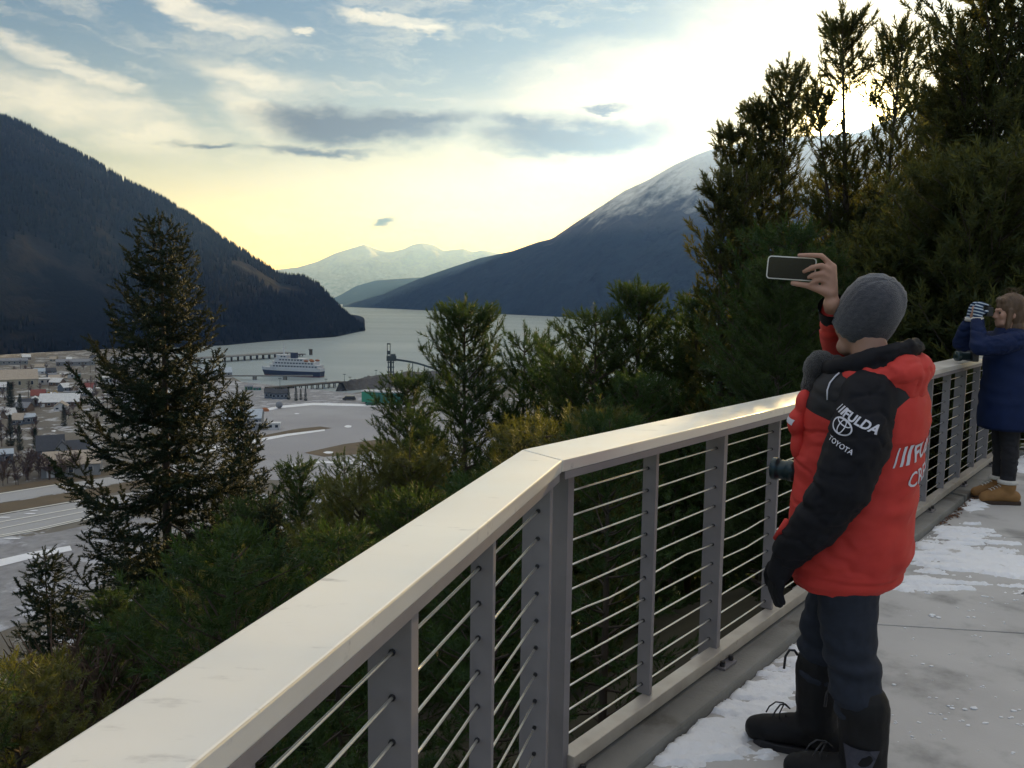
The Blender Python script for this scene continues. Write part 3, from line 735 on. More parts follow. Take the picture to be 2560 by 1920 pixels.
tree_px('spruce_tree', SD[0], 398, 548, 26, 'tall dark spruce rising above the far shore, largest tree against the town', 0.6)
tree_px('spruce_tree', SD[1], 592, 975, 40, 'slim spruce just beside the big spruce, in front of the grey apron', 1.0)
tree_px('spruce_tree', SD[2], 703, 1078, 45, 'small sparse spruce top standing before the airfield', 2.0, lim=5.5)
tree_px('spruce_tree', SD[2], 112, 1385, 27, 'young wispy spruce in front of the snowy creek bed', 0.3)
tree_px('spruce_tree', SD[2], 1272, 800, 30, 'thin bare-topped spruce spire seen against the water', 1.4, lim=8)
tree_px('pine_tree', PD[0], 1163, 762, 17, 'dark dense pine with a knobbly top, right of the ore tower', 0.4)
tree_px('pine_tree', PD[1], 1020, 935, 19, 'narrow dark pine standing in front of the ore conveyor', 1.4)
tree_px('pine_tree', PD[4], 1312, 825, 19, 'open pine with a bent tip against the water, shorter of two', 2.4)
tree_px('pine_tree', PD[4], 1372, 830, 21, 'spindly pine with tufted tip against the water', 5.0)
tree_px('pine_tree', PD[2], 1490, 785, 17, 'bushy open pine with several tips before the fjord', 3.0)
tree_px('pine_tree', PD[0], 1598, 712, 18, 'tall pointed pine in the middle, tip against the blue mountain', 2.2)
tree_px('pine_tree', PD[3], 1440, 880, 18, 'rounded low pine between the two open pines', 0.2)
tree_px('pine_tree', PD[1], 1745, 735, 19, 'hazy pale pine at the edge of the big pine group', 4.4)
tree_px('pine_tree', PD[2], 1690, 800, 21, 'short leaning pine left of the hazy pine', 1.1)
tree_px('pine_tree', PD[4], 860, 1135, 23, 'small pine with a single tip below the white runway lines', 0.7)
tree_px('pine_tree', PD[1], 748, 1150, 22, 'brownish bushy pine below the airfield', 2.9)
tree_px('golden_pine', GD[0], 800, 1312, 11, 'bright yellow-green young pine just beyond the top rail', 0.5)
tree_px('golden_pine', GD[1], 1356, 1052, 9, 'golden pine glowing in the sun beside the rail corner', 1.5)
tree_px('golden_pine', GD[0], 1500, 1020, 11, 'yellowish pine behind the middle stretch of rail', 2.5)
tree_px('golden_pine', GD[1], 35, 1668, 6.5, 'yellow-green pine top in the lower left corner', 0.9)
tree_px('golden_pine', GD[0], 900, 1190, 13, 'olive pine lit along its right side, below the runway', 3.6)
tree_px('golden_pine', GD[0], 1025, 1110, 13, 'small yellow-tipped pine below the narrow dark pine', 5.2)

# the group of big pines that the sun shines through
RAIL_PTS = [CAM] + [np.array([*(CO + DA * t + NA * .08), 1.12]) for t in (-3.2, -2.2, -1.2, -.3)] + [np.array([*(CO + DB * t + NB * .1), 1.12]) for t in (.5, 1.3, 2.1, 2.9)] + [np.array([*(CO + DB * t + NB * .15), .15]) for t in (.3, 1.6, 3.0)]
def sun_gap(base, deg):
    sd_ = np.array(SUN_DIR)
    def f(P):
        keep = np.ones(len(P), bool); r = np.random.default_rng(3).random(len(P))
        for k, o in enumerate(RAIL_PTS):
            q = P + np.array(base) - o; q = q / np.linalg.norm(q, axis=1, keepdims=True)
            a = np.degrees(np.arccos(np.clip(q @ sd_, -1, 1)))
            keep &= ~((a < (deg * 1.1 if k == 0 else .8) * (.7 + .5 * r)) & ((r < .93) | (k == 0)))
        return keep
    return f

def big_pine(seed, px, D, tops, label, bare=.2, gap=1.5, Rad=2.2, mtl=None, **kw):
    """tops: list of (pixel x, pixel y, radius) of its leaders"""
    a = atd(px, 700, D); x, y = a[0], a[1]; z = float(slope_z(x, y)) - .05
    H = max(atd(tx, ty, D)[2] for tx, ty, _ in tops) - z; ld = []
    for k, (tx, ty, rad) in enumerate(tops):
        q = atd(tx, ty, D); ld.append((q[0] - x, q[1] - y, 0 if k == 0 else H * .22, q[2] - z, rad))
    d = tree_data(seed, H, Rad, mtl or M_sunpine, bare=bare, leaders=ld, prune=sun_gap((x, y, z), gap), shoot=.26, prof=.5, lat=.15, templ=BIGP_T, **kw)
    return put_tree('pine_tree', d, x, y, d['H'], 0, label, None, z)
big_pine(31, 1935, 20, [(1968, 170, 1.15), (1895, 268, 1.1), (1822, 335, 1.05)], 'big pine with three stepped tops left of the sun', bare=.12, step=.38, asc=(5, 54))
big_pine(32, 2160, 18, [(2106, 45, 1.1), (2262, 70, 1.15), (2040, 240, 0.8)], 'big forked pine with the sun shining through its crown', bare=.16, step=.36, asc=(8, 52), thin=.92)
big_pine(33, 2500, 14, [(2500, -160, 1.9), (2395, 90, 1.1), (2620, 0, 1.5)], 'largest dark pine at the right edge, taller than the picture', bare=.08, step=.36, asc=(0, 50))
big_pine(34, 2350, 21, [(2352, 255, 1.5), (2420, 150, 1.2)], 'shaded pine between the forked pine and the largest pine', bare=.05, step=.38, asc=(0, 52))
big_pine(35, 1835, 17, [(1800, 440, .9), (1870, 400, 1.0)], 'pine with a long low branch reaching over the blue mountain', bare=.15, step=.46, asc=(-5, 50), thin=.85)
big_pine(36, 2080, 24, [(2080, 420, 1.5), (2180, 470, 1.5)], 'dim pine behind the forked pine', bare=.02, step=.4, asc=(0, 52), gap=1.9)
big_pine(37, 2240, 12, [(2270, 560, 1.3), (2200, 640, 1.0)], 'dark bushy pine behind the man in the red jacket', bare=.03, step=.3, asc=(5, 55))
big_pine(38, 2430, 11.5, [(2440, 420, 1.5), (2540, 380, 1.4)], 'dark bushy pine behind the woman in blue', bare=.03, step=.3, asc=(5, 55))

# thicket: more pines filling the slope
rng = np.random.default_rng(21)
ylx = [-300, 0, 200, 330, 480, 620, 750, 900, 1000, 1150, 1300, 1500, 1650, 1750, 1830, 1950, 2100, 2300, 2560, 3000]
yly = [1560, 1540, 1500, 1380, 1240, 1190, 1180, 1150, 1080, 1000, 950, 930, 880, 780, 640, 560, 560, 560, 480, 480]
placed = []; nfill = 0
for k in range(2600):
    D = 3.2 + 62 * rng.random() ** 1.7; A = rng.uniform(-38, 37)
    x, y = D * math.sin(R(A)), D * math.cos(R(A)); s = float(outside(x, y))
    if s < 1.0: continue
    sp = 1.15 + .05 * D
    if any((x - a) ** 2 + (y - b) ** 2 < sp * sp for a, b in placed): continue
    z = float(slope_z(x, y)); px = CX + FPX * math.tan(R(A)); yl = np.interp(px, ylx, yly) + rng.uniform(0, 210) - (0 if D > 12 else -40)
    Hm = float(atd(px, yl, D)[2]) - z
    if D < 7: Hm = min(Hm, 0.75 - z, s * 1.1 + 1.2)
    H = min(rng.uniform(3.0, 5.4), Hm) if px < 1800 else min(rng.uniform(5, 8), Hm)
    if H < 1.3: continue
    placed.append((x, y)); nfill += 1
    gold = rng.random() < .10
    zone = ('close behind the railing cables' if D < 8 else 'below the tall spruce, lower left' if px < 620 else 'between the tall spruce and the rail corner' if px < 1300 else
            'behind the middle stretch of railing, left of the man' if px < 1850 else 'in the shade behind the two people')
    d = GD[rng.integers(0, 2)] if gold else (SD[1] if rng.random() < .12 and px < 1000 else PD[(0, 5, 2, 5, 1, 0)[rng.integers(0, 6)]])
    put_tree('golden_pine' if gold else 'thicket_conifer', d, x, y, H, rng.uniform(0, 6.3),
             ('yellowish young pine ' if gold else 'dark conifer in the thicket ') + zone, ('yellowish pines ' if gold else 'dark conifers ') + zone)
    if nfill >= 170: break

# ---------------------------------------------------------------- people
def capsule(mb, p0, r0, p1, r1, n=14):
    p0, p1 = Vector(p0), Vector(p1)
    mb.sphere(p0, r0, n, 8); mb.sphere(p1, r1, n, 8)
    if (p1 - p0).length > 1e-4: mb.tube([p0, p1], [r0, r1], n)

def ellip(mb, c, rad, rz=0.0, ry=0.0, n=20):
    b = MB().sphere((0, 0, 0), 1.0, n, 12)
    m = Matrix.Translation(c) @ Matrix.Rotation(rz, 4, 'Z') @ Matrix.Rotation(ry, 4, 'Y') @ Matrix.Diagonal((*rad, 1))
    mb.add([m @ Vector(v) for v in b.V], b.F)

def organic(name, mb, m, parent=None, voxel=0.008, smooth=5, folds=None, mats=None, facemat=None):
    """one continuous skin over overlapping volumes"""
    me = mesh_np(name + '_tmp', mb.V, mb.F, m); o = link(name + '_tmp', me)
    md = o.modifiers.new('r', 'REMESH'); md.mode = 'VOXEL'; md.voxel_size = voxel
    sm = o.modifiers.new('s', 'SMOOTH'); sm.iterations = smooth; sm.factor = 0.5
    dg = bpy.context.evaluated_depsgraph_get(); res = bpy.data.meshes.new_from_object(o.evaluated_get(dg))
    bpy.data.objects.remove(o); bpy.data.meshes.remove(me); res.name = name
    finish(res, folds); res.materials.clear()
    for x in (mats or [m]): res.materials.append(x)
    if facemat:
        res.polygons.foreach_set('material_index', np.array([facemat(p.center) for p in res.polygons], np.int32))
    return link(name, res, parent)

def finish(me, folds=None):
    n = len(me.vertices)
    if folds:
        co = np.zeros(n * 3, np.float32); me.vertices.foreach_get('co', co); co = co.reshape(-1, 3)
        no = np.zeros(n * 3, np.float32); me.vertex_normals.foreach_get('vector', no); no = no.reshape(-1, 3)
        co += no * folds(co)[:, None]; me.vertices.foreach_set('co', co.ravel().astype(np.float32)); me.update()
    me.polygons.foreach_set('use_smooth', np.ones(len(me.polygons), bool))

def n3(co, s, seed): return fbm(co[:, 0] + co[:, 1] * .7, co[:, 2] + co[:, 1] * .4, s, 3, seed)
def loft(secs, nseg=56, sub=5, power=2.4):
    """secs: (z, xmin, xmax, half width, y centre); superellipse rings"""
    secs = sorted(secs); zs = [s[0] for s in secs]; Z = np.linspace(zs[0], zs[-1], (len(secs) - 1) * sub + 1); V = []
    def ip(k, z):
        # smooth interpolation through the sections
        i = min(max(int(np.searchsorted(zs, z) - 1), 0), len(zs) - 2); t = (z - zs[i]) / (zs[i + 1] - zs[i])
        p = [secs[max(i - 1, 0)][k], secs[i][k], secs[i + 1][k], secs[min(i + 2, len(zs) - 1)][k]]
        return .5 * (2 * p[1] + (p[2] - p[0]) * t + (2 * p[0] - 5 * p[1] + 4 * p[2] - p[3]) * t * t + (3 * p[1] - p[0] - 3 * p[2] + p[3]) * t ** 3)
    for z in Z:
        a, b, h, yc = ip(1, z), ip(2, z), ip(3, z), ip(4, z)
        for k in range(nseg):
            t = 2 * math.pi * k / nseg; c, s = math.cos(t), math.sin(t)
            V.append(((a + b) / 2 + (b - a) / 2 * math.copysign(abs(c) ** (2 / power), c), yc + h * math.copysign(abs(s) ** (2 / power), s), z))
    m = len(Z)
    F = [(i * nseg + k, i * nseg + (k + 1) % nseg, (i + 1) * nseg + (k + 1) % nseg, (i + 1) * nseg + k) for i in range(m - 1) for k in range(nseg)]
    F.append(tuple(range((m - 1) * nseg, m * nseg))); return V, F, nseg

M_skin = mat('skin', (0.40, 0.22, 0.155), (0.46, 0.26, 0.19), 30, 0.55, 0.1, 300, bdist=0.001)
M_red = mat('red_jacket_cloth', (0.50, 0.030, 0.024), (0.58, 0.040, 0.030), 12, 0.75, 0.25, 220, bdist=0.0015, sheen=0.0)
M_blk = mat('black_jacket_cloth', (0.005, 0.0055, 0.009), (0.009, 0.0095, 0.014), 12, 0.75, 0.25, 220, bdist=0.0015, spec=0.25)
M_knit = mat('grey_knit', (0.034, 0.037, 0.052), (0.07, 0.073, 0.088), 55, 0.95, 0.9, 130, bdist=0.004, stretch=(1, 1, 2.2), sheen=0.4)
M_jean = mat('dark_denim', (0.007, 0.011, 0.022), (0.012, 0.018, 0.034), 40, 0.85, 0.3, 300, bdist=0.001)
M_boot = mat('black_boot', (0.005, 0.005, 0.006), (0.009, 0.009, 0.011), 20, 0.62, 0.4, 90, bdist=0.003, spec=0.25)
M_bpanel = mat('grey_boot_panel', (0.035, 0.037, 0.055), (0.05, 0.05, 0.07), 60, 0.8)
M_white = mat('white_print', (0.62, 0.62, 0.70), None, rough=0.6)
M_eye = mat('eye', (0.05, 0.035, 0.025), None, rough=0.2)

def leg_boot(mb_foot, ankle, toe_dir, length=.29, shaft_top=.34, r=.062, top=None):
    a = Vector(ankle); d = Vector((toe_dir[0], toe_dir[1], 0)).normalized()
    hb = Vector((a.x, a.y, 0)) - d * .055; tt = Vector((top[0], top[1], 0)) if top else a
    capsule(mb_foot, (tt.x, tt.y, shaft_top), r * 1.12, (a.x, a.y, .12), r)
    capsule(mb_foot, (hb.x, hb.y, .062), .054, (hb.x + d.x * .12, hb.y + d.y * .12, .078), .058)
    q = hb + d * (length - .085); capsule(mb_foot, (hb.x + d.x * .08, hb.y + d.y * .08, .085), .060, (q.x, q.y, .058), .054)
    capsule(mb_foot, (q.x, q.y, .056), .053, (q.x + d.x * .035, q.y + d.y * .035, .052), .046)
    return hb, d

def sole(hb, d, length, m, parent, name='sole'):
    n = Vector((-d.y, d.x, 0)); pts = []
    for t, w in ((-.055, .02), (-.045, .044), (0, .052), (.08, .048), (.14, .054), (.19, .056), (.235, .046), (.262, .024)):
        pts.append((t * length / .29, w))
    P = [hb + d * t + n * w for t, w in pts] + [hb + d * t - n * w for t, w in reversed(pts)]
    return MB().prism([(p.x, p.y) for p in P], 0.0, .03).build(name, m, parent, bevel=.006)

def font_mesh(txt, size, bold=0.0, shear=0.0, spacing=1.0):
    cu = bpy.data.curves.new('txt', 'FONT'); cu.body = txt; cu.size = size; cu.offset = bold; cu.shear = shear; cu.space_character = spacing; cu.align_x = 'LEFT'; cu.resolution_u = 3
    o = bpy.data.objects.new('txt', cu); COL.objects.link(o)
    me = bpy.data.meshes.new_from_object(o.evaluated_get(bpy.context.evaluated_depsgraph_get()))
    bpy.data.objects.remove(o); bpy.data.curves.remove(cu); return me

def decal(name, me, org, u, v, n, target, m, parent, off=.003):
    """lay a flat print onto a cloth surface: org + x*u + y*v seen along -n, following the surface"""
    bm = bmesh.new(); bm.from_mesh(me); bmesh.ops.triangulate(bm, faces=bm.faces[:]); 
    for _ in range(2):
        es = [e for e in bm.edges if e.calc_length() > .012]
        if es: bmesh.ops.subdivide_edges(bm, edges=es, cuts=1)
    bmesh.ops.triangulate(bm, faces=bm.faces[:])
    tb = bmesh.new(); tb.from_mesh(target.data); tree = BVHTree.FromBMesh(tb)
    u, v, n, org = Vector(u), Vector(v), Vector(n), Vector(org)
    for x in bm.verts:
        p = org + u * x.co.x + v * x.co.y
        hit = tree.ray_cast(p + n * .5, -n)
        x.co = (hit[0] + n * off) if hit[0] is not None else p
    out = bpy.data.meshes.new(name); bm.to_mesh(out); bm.free(); tb.free()
    out.materials.clear(); out.materials.append(m)
    return link(name, out, parent)

def ring(rx, ry, w, n=40, a0=0, a1=2 * math.pi, cx=0, cy=0):
    mb = MB(); V = []; 
    for k in range(n + 1):
        a = a0 + (a1 - a0) * k / n
        V += [(cx + rx * math.cos(a), cy + ry * math.sin(a), 0), (cx + (rx - w) * math.cos(a), cy + (ry - w) * math.sin(a), 0)]
    mb.add(V, [(2 * k, 2 * k + 1, 2 * k + 3, 2 * k + 2) for k in range(n)]); return mb

# ---- the man in the red jacket (local frame: +X the way he faces, +Y his left, Z up)
MA = R(143); MO = np.array([1.19, 2.855, 0.0])
man = empty('person', tuple(MO), MA, 'person in red and black jacket and grey beanie holding up a phone', 'person')
mw_ = Matrix.Translation(MO) @ Matrix.Rotation(MA, 4, 'Z'); mwi = mw_.inverted()
# phone frame: faces back towards the man's eyes
pc = Vector(atd(1978, 671, 3.06)); pe3 = Vector((-0.30, -0.95, -0.03)).normalized(); pe1 = Vector((0.95, -0.30, 0)); pe1 = (pe1 * math.cos(R(-3.5)) + Vector((0, 0, 1)) * math.sin(R(-3.5))).normalized(); pe2 = pe3.cross(pe1).normalized()
def ph(u, v, w): return mwi @ (pc + pe1 * u + pe2 * v + pe3 * w)
HY = R(-33)                                            # head turned to the phone
def hd(x, y, z): c, s = math.cos(HY), math.sin(HY); return Vector((.012 + x * c - y * s, .0 + x * s + y * c, z))
wr = ph(.143, -.108, -.02); elb = Vector((.165, -.37, 1.385)); shR = Vector((-.01, -.185, 1.355)); shL = Vector((-.03, .165, 1.335))
elL = Vector((.03, .285, 1.04)); wrL = Vector((.165, .235, .80))
def head(mb, hd, ears=True):
    ellip(mb, hd(0, 0, 1.615), (.090, .072, .098), HYc); ellip(mb, hd(.032, 0, 1.545), (.068, .060, .085), HYc)
    capsule(mb, hd(.07, 0, 1.487), .030, hd(.055, .03, 1.495), .030); capsule(mb, hd(.07, 0, 1.487), .030, hd(.055, -.03, 1.495), .030)
    capsule(mb, hd(.098, 0, 1.585), .010, hd(.118, 0, 1.545), .0135); mb.sphere(hd(.106, .012, 1.54), .010); mb.sphere(hd(.106, -.012, 1.54), .010)
    capsule(mb, hd(.088, .03, 1.60), .012, hd(.094, .012, 1.597), .010); capsule(mb, hd(.088, -.03, 1.60), .012, hd(.094, -.012, 1.597), .010)
    capsule(mb, hd(.094, .018, 1.513), .008, hd(.094, -.018, 1.513), .008); capsule(mb, hd(.091, .015, 1.503), .008, hd(.091, -.015, 1.503), .008)
    for s in (1, -1):
        if ears: ellip(mb, hd(-.008, s * .074, 1.555), (.017, .009, .026), HYc)
        ellip(mb, hd(.06, s * .04, 1.555), (.03, .022, .03), HYc)
    capsule(mb, hd(-.01, 0, 1.54), .056, Vector((-.025, 0, 1.40)), .062)
HYc = HY
mb = MB(); head(mb, hd, False)
for s in (1, -1):
    capsule(mb, (-.02, 0, 1.36), .08, (-.025, s * .15, 1.335), .05)
capsule(mb, (-.01, 0, 1.27), .125, (0, 0, 1.0), .12); capsule(mb, (0, .06, .92), .115, (0, -.06, .92), .115)
capsule(mb, shR, .055, elb, .042); capsule(mb, elb, .042, wr, .029)
capsule(mb, shL, .05, elL, .042); capsule(mb, elL, .042, wrL, .030); capsule(mb, wrL, .030, (.18, .225, .74), .032)
capsule(mb, (0, .09, .86), .085, (-.015, .11, .48), .055); capsule(mb, (-.015, .11, .48), .055, (-.085, .13, .12), .042); capsule(mb, (-.085, .13, .09), .04, (.05, .13, .06), .032)
capsule(mb, (.02, -.08, .86), .085, (.13, -.10, .47), .055); capsule(mb, (.13, -.10, .47), .055, (.115, -.06, .12), .042); capsule(mb, (.115, -.06, .09), .04, (.23, -.03, .06), .032)
# right hand round the end of the phone
kn = [((.132, .014, -.012), (.092, .048, .004), (.058, .0475, .013), (.020, .0450, .0145), .0088),
      ((.134, -.006, -.010), (.096, .016, .018), (.066, .008, .022), (.042, -.008, .0155), .0090),
      ((.130, -.026, -.008), (.098, -.010, .016), (.074, -.016, .020), (.058, -.026, .0150), .0085),
      ((.124, -.044, -.006), (.098, -.032, .012), (.082, -.036, .016), (.070, -.043, .0145), .0075)]
for k0, k1, k2, k3, r in kn:
    capsule(mb, ph(*k0), r * 1.25, ph(*k1), r * 1.08, 10); capsule(mb, ph(*k1), r * 1.08, ph(*k2), r, 10); capsule(mb, ph(*k2), r, ph(*k3), r * .85, 10)
    capsule(mb, wr, .022, ph(*k0), .0135, 10)
capsule(mb, ph(.134, -.075, -.01), .020, ph(.100, -.064, .0), .0145, 10); capsule(mb, ph(.100, -.064, .0), .0145, ph(.055, -.053, .004), .0105, 10); capsule(mb, ph(.055, -.053, .004), .0105, ph(.010, -.0495, .004), .0088, 10)
organic('body', mb, M_skin, man, 0.0054, 2)
for s in (1, -1): MB().sphere(hd(.084, s * .032, 1.578), .0105, 10, 6).build('eye', M_eye, man, True)

# beanie
def lathe_at(mbx, prof, c, ry, rz, n=48, sx=1.0, sy=1.0):
    b = MB(); V = []
    for r, z in prof:
        for k in range(n):
            a = 2 * math.pi * k / n; V.append((r * math.cos(a) * sx, r * math.sin(a) * sy, z))
    m = Matrix.Translation(c) @ Matrix.Rotation(rz, 4, 'Z') @ Matrix.Rotation(ry, 4, 'Y')
    F = [(i * n + k, i * n + (k + 1) % n, (i + 1) * n + (k + 1) % n, (i + 1) * n + k) for i in range(len(prof) - 1) for k in range(n)]
    mbx.add([m @ Vector(v) for v in V], F); return mbx
mb = MB(); lathe_at(mb, [(.084, -.092), (.098, -.096), (.107, -.088), (.113, -.070), (.1145, -.045), (.115, -.01), (.111, .03), (.100, .065), (.080, .092), (.052, .110), (.024, .118), (.002, .120)], (-.004, .0, 1.624), R(-38), HY, 64, 0.87, .89)
me = mb.mesh('beanie', M_knit, True)
finish(me, lambda co: .0022 * np.sin(co[:, 2] * 420) + .003 * n3(co, 22, 3))
link('beanie', me, man)

# jacket
secs = [(.675, -.105, .185, .185, .01), (.71, -.145, .21, .20, .01), (.80, -.172, .225, .205, .01), (.95, -.180, .220, .20, .005), (1.10, -.190, .210, .195, 0), (1.22, -.196, .200, .20, 0), (1.32, -.190, .18, .205, 0),
        (1.385, -.165, .145, .185, 0), (1.425, -.145, .12, .14, 0), (1.455, -.11, .10, .09, 0)]
V, F, ns = loft(secs, 150, 13)
V = V + [(x * .96 + .002, y * .96, z + .004) for x, y, z in V[:ns]] + [(x * .9, y * .9, z + .12) for x, y, z in V[:ns]]; b0 = len(V) - 2 * ns
F = F + [(k, b0 + k, b0 + (k + 1) % ns, (k + 1) % ns) for k in range(ns)] + [(b0 + k, b0 + ns + k, b0 + ns + (k + 1) % ns, b0 + (k + 1) % ns) for k in range(ns)]
M_jk = M_red.copy(); M_jk.name = 'red_jacket_with_black_yoke'; T = NT(M_jk.node_tree); p = M_jk.node_tree.nodes['Principled BSDF']
old = p.inputs['Base Color'].links[0].from_socket; tc = T.n('ShaderNodeTexCoord'); sp = T.n('ShaderNodeSeparateXYZ'); T.put(sp.inputs[0], tc.outputs['Object'])
lim = T.math('ADD', T.math('ADD', 1.262, T.math('MULTIPLY', T.math('MAXIMUM', T.math('SUBTRACT', -0.10, sp.outputs[0]), 0.0), 1.35)), T.math('MULTIPLY', T.math('MAXIMUM', T.math('SUBTRACT', sp.outputs[0], 0.05), 0.0), 0.3))
T.put(p.inputs['Base Color'], T.mix(T.math('GREATER_THAN', sp.outputs[2], lim), old, (0.007, 0.0075, 0.011)))
me = mesh_np('jacket', V, F, [M_jk])
finish(me, lambda co: .010 * n3(co * np.array([1, 1, .55]), 6, 2) + .006 * n3(co * np.array([1.2, 1.2, 2.0]), 9, 5) * (co[:, 2] > .7) + .004 * np.sin(co[:, 2] * 34 + 6 * n3(co, 4, 8)) * (co[:, 2] < 1.2) * (co[:, 2] > .75) - np.clip(.13 - np.abs(n3(co * np.array([1, 1, 1.7]), 6, 31)), 0, 1) * .055 * np.clip((co[:, 0] + .13) * 12, .12, 1) - .006 * np.exp(-((co[:, 2] - .735) / .006) ** 2))
jacket = link('jacket', me, man); jacket['label'] = 'red padded jacket body with black shoulder yoke'
def crease(co, s, sc=9.0):                              # sharp little valleys where the cloth buckles
    return -np.clip(.16 - np.abs(n3(co * np.array([1, 1, 1.9]), sc, s)), 0, 1) * .045
fold = lambda s: (lambda co: .007 * n3(co * np.array([1, 1, 1.6]), 13, s) + .004 * n3(co, 30, s + 1) + crease(co, s + 30))
mb = MB()
for p0, r0, p1, r1 in (((-.05, .15, 1.345), .088, (-.045, .215, 1.22), .101), ((-.045, .215, 1.22), .101, (-.015, .258, 1.07), .092), ((-.015, .258, 1.07), .092, (.06, .260, .93), .078), ((.06, .260, .93), .078, (.145, .242, .825), .062)):
    capsule(mb, p0, r0, p1, r1)
slL = organic('sleeve', mb, M_blk, man, .009, 4, fold(1)); slL['label'] = 'black left sleeve with white printed lettering'
mb = MB()
for p0, r0, p1, r1 in ((shR + Vector((0, .02, -.01)), .085, elb, .078), (elb, .078, elb.lerp(wr, .5), .066), (elb.lerp(wr, .5), .064, elb.lerp(wr, .86), .052)): capsule(mb, p0, r0, p1, r1)
slR = organic('sleeve', mb, M_red, man, .009, 4, fold(4)); slR['label'] = 'raised red right sleeve'
mb = MB(); mb.tube([elb.lerp(wr, .84), elb.lerp(wr, .97)], [.051, .047], 20, False); mb.tube([elb.lerp(wr, .965), elb.lerp(wr, .85)], [.043, .044], 20, False)
mb.build('cuff', M_blk, man, True)
# red tab on the left cuff
mb = MB(); dv = (Vector((.15, .242, .825)) - Vector((.085, .265, .93))).normalized()
mb.tube([Vector((.118, .262, .925)) + Vector((.030, .012, .006)), Vector((.118, .262, .925)) + Vector((.028, .012, .006)) + dv * .085], [.013, .011], 8); mb.build('cuff_tab', M_red, man, True)
# black glove on the hanging hand
mb = MB(); g0 = Vector((.155, .24, .815)); g1 = Vector((.185, .225, .735)); capsule(mb, g0, .046, g1, .040)
for k, (dx, dy, L, r) in enumerate(((.022, -.020, .085, .0135), (.010, -.006, .095, .014), (-.004, .010, .090, .014), (-.018, .024, .075, .0125))):
    a = g1 + Vector((dx, dy, -.022)); b = a + Vector((.008, -.003, -L * .5)); c = b + Vector((-.010, -.010, -L * .45)); capsule(mb, a, r * 1.2, b, r * 1.1, 10); capsule(mb, b, r * 1.1, c, r * .95, 10)
capsule(mb, g1 + Vector((.028, -.005, .02)), .018, g1 + Vector((.05, -.03, -.02)), .015, 10); capsule(mb, g1 + Vector((.05, -.03, -.02)), .015, g1 + Vector((.05, -.04, -.055)), .013, 10)
organic('glove', mb, M_blk, man, .006, 3)
# hood thrown back, black lining roll, black neck warmer
mb = MB(); ellip(mb, (-.125, .0, 1.425), (.082, .165, .066)); ellip(mb, (-.045, .12, 1.395), (.10, .065, .055)); ellip(mb, (-.045, -.12, 1.395), (.10, .065, .055)); ellip(mb, (-.145, .01, 1.365), (.045, .12, .055)); ellip(mb, (-.135, .03, 1.33), (.035, .05, .03))
organic('hood', mb, M_red, man, .009, 4, fold(7))
rg = [Vector(q) for q in ((.12, .045, 1.415), (.07, .115, 1.425), (-.01, .135, 1.455), (-.09, .105, 1.480), (-.135, .04, 1.500), (-.135, -.04, 1.500), (-.09, -.105, 1.480), (-.01, -.135, 1.455), (.07, -.115, 1.425), (.12, -.045, 1.415))]
mb = MB()
for a, b in zip(rg, rg[1:]): capsule(mb, a, .033, b, .033); capsule(mb, a * 1.0 - Vector((0, 0, .05)), .034, b - Vector((0, 0, .05)), .034)
organic('collar', mb, M_blk, man, .009, 4, fold(9))
mb = MB(); ellip(mb, (.145, .02, 1.415), (.055, .085, .065)); ellip(mb, (.15, .05, 1.36), (.05, .06, .05)); ellip(mb, (.12, -.05, 1.40), (.06, .06, .06))
M_fleece = mat('black_fleece', (0.008, 0.008, 0.010), (0.02, 0.02, 0.022), 80, 1.0, 1.0, 140, bdist=0.008, sheen=0.3)
organic('neck_warmer', mb, M_fleece, man, .009, 3, lambda co: .006 * n3(co, 45, 3))
# front flap with its white badge
mb = MB(); ellip(mb, (.185, .11, 1.235), (.034, .045, .050)); ellip(mb, (.168, .105, 1.30), (.028, .04, .05)); ellip(mb, (.18, .10, 1.16), (.028, .04, .06)); fl = organic('chest_flap', mb, M_red, man, .007, 3)
# trousers
mb = MB()
for p0, r0, p1, r1 in (((0, .075, .86), .115, (-.005, .10, .66), .098), ((-.005, .10, .66), .098, (-.03, .115, .47), .086), ((-.03, .115, .47), .086, (-.07, .127, .32), .082),
                       ((.02, -.075, .86), .115, (.07, -.09, .66), .096), ((.07, -.09, .66), .096, (.13, -.10, .46), .078), ((.13, -.10, .46), .078, (.125, -.075, .28), .070)): capsule(mb, p0, r0, p1, r1)
organic('trousers', mb, M_jean, man, .009, 3, lambda co: (.008 * np.sin(co[:, 2] * 62 + 7 * n3(co, 5, 1)) * np.clip((.62 - co[:, 2]) * 4, 0, 1) + .007 * n3(co * np.array([1, 1, 1.8]), 11, 6)))
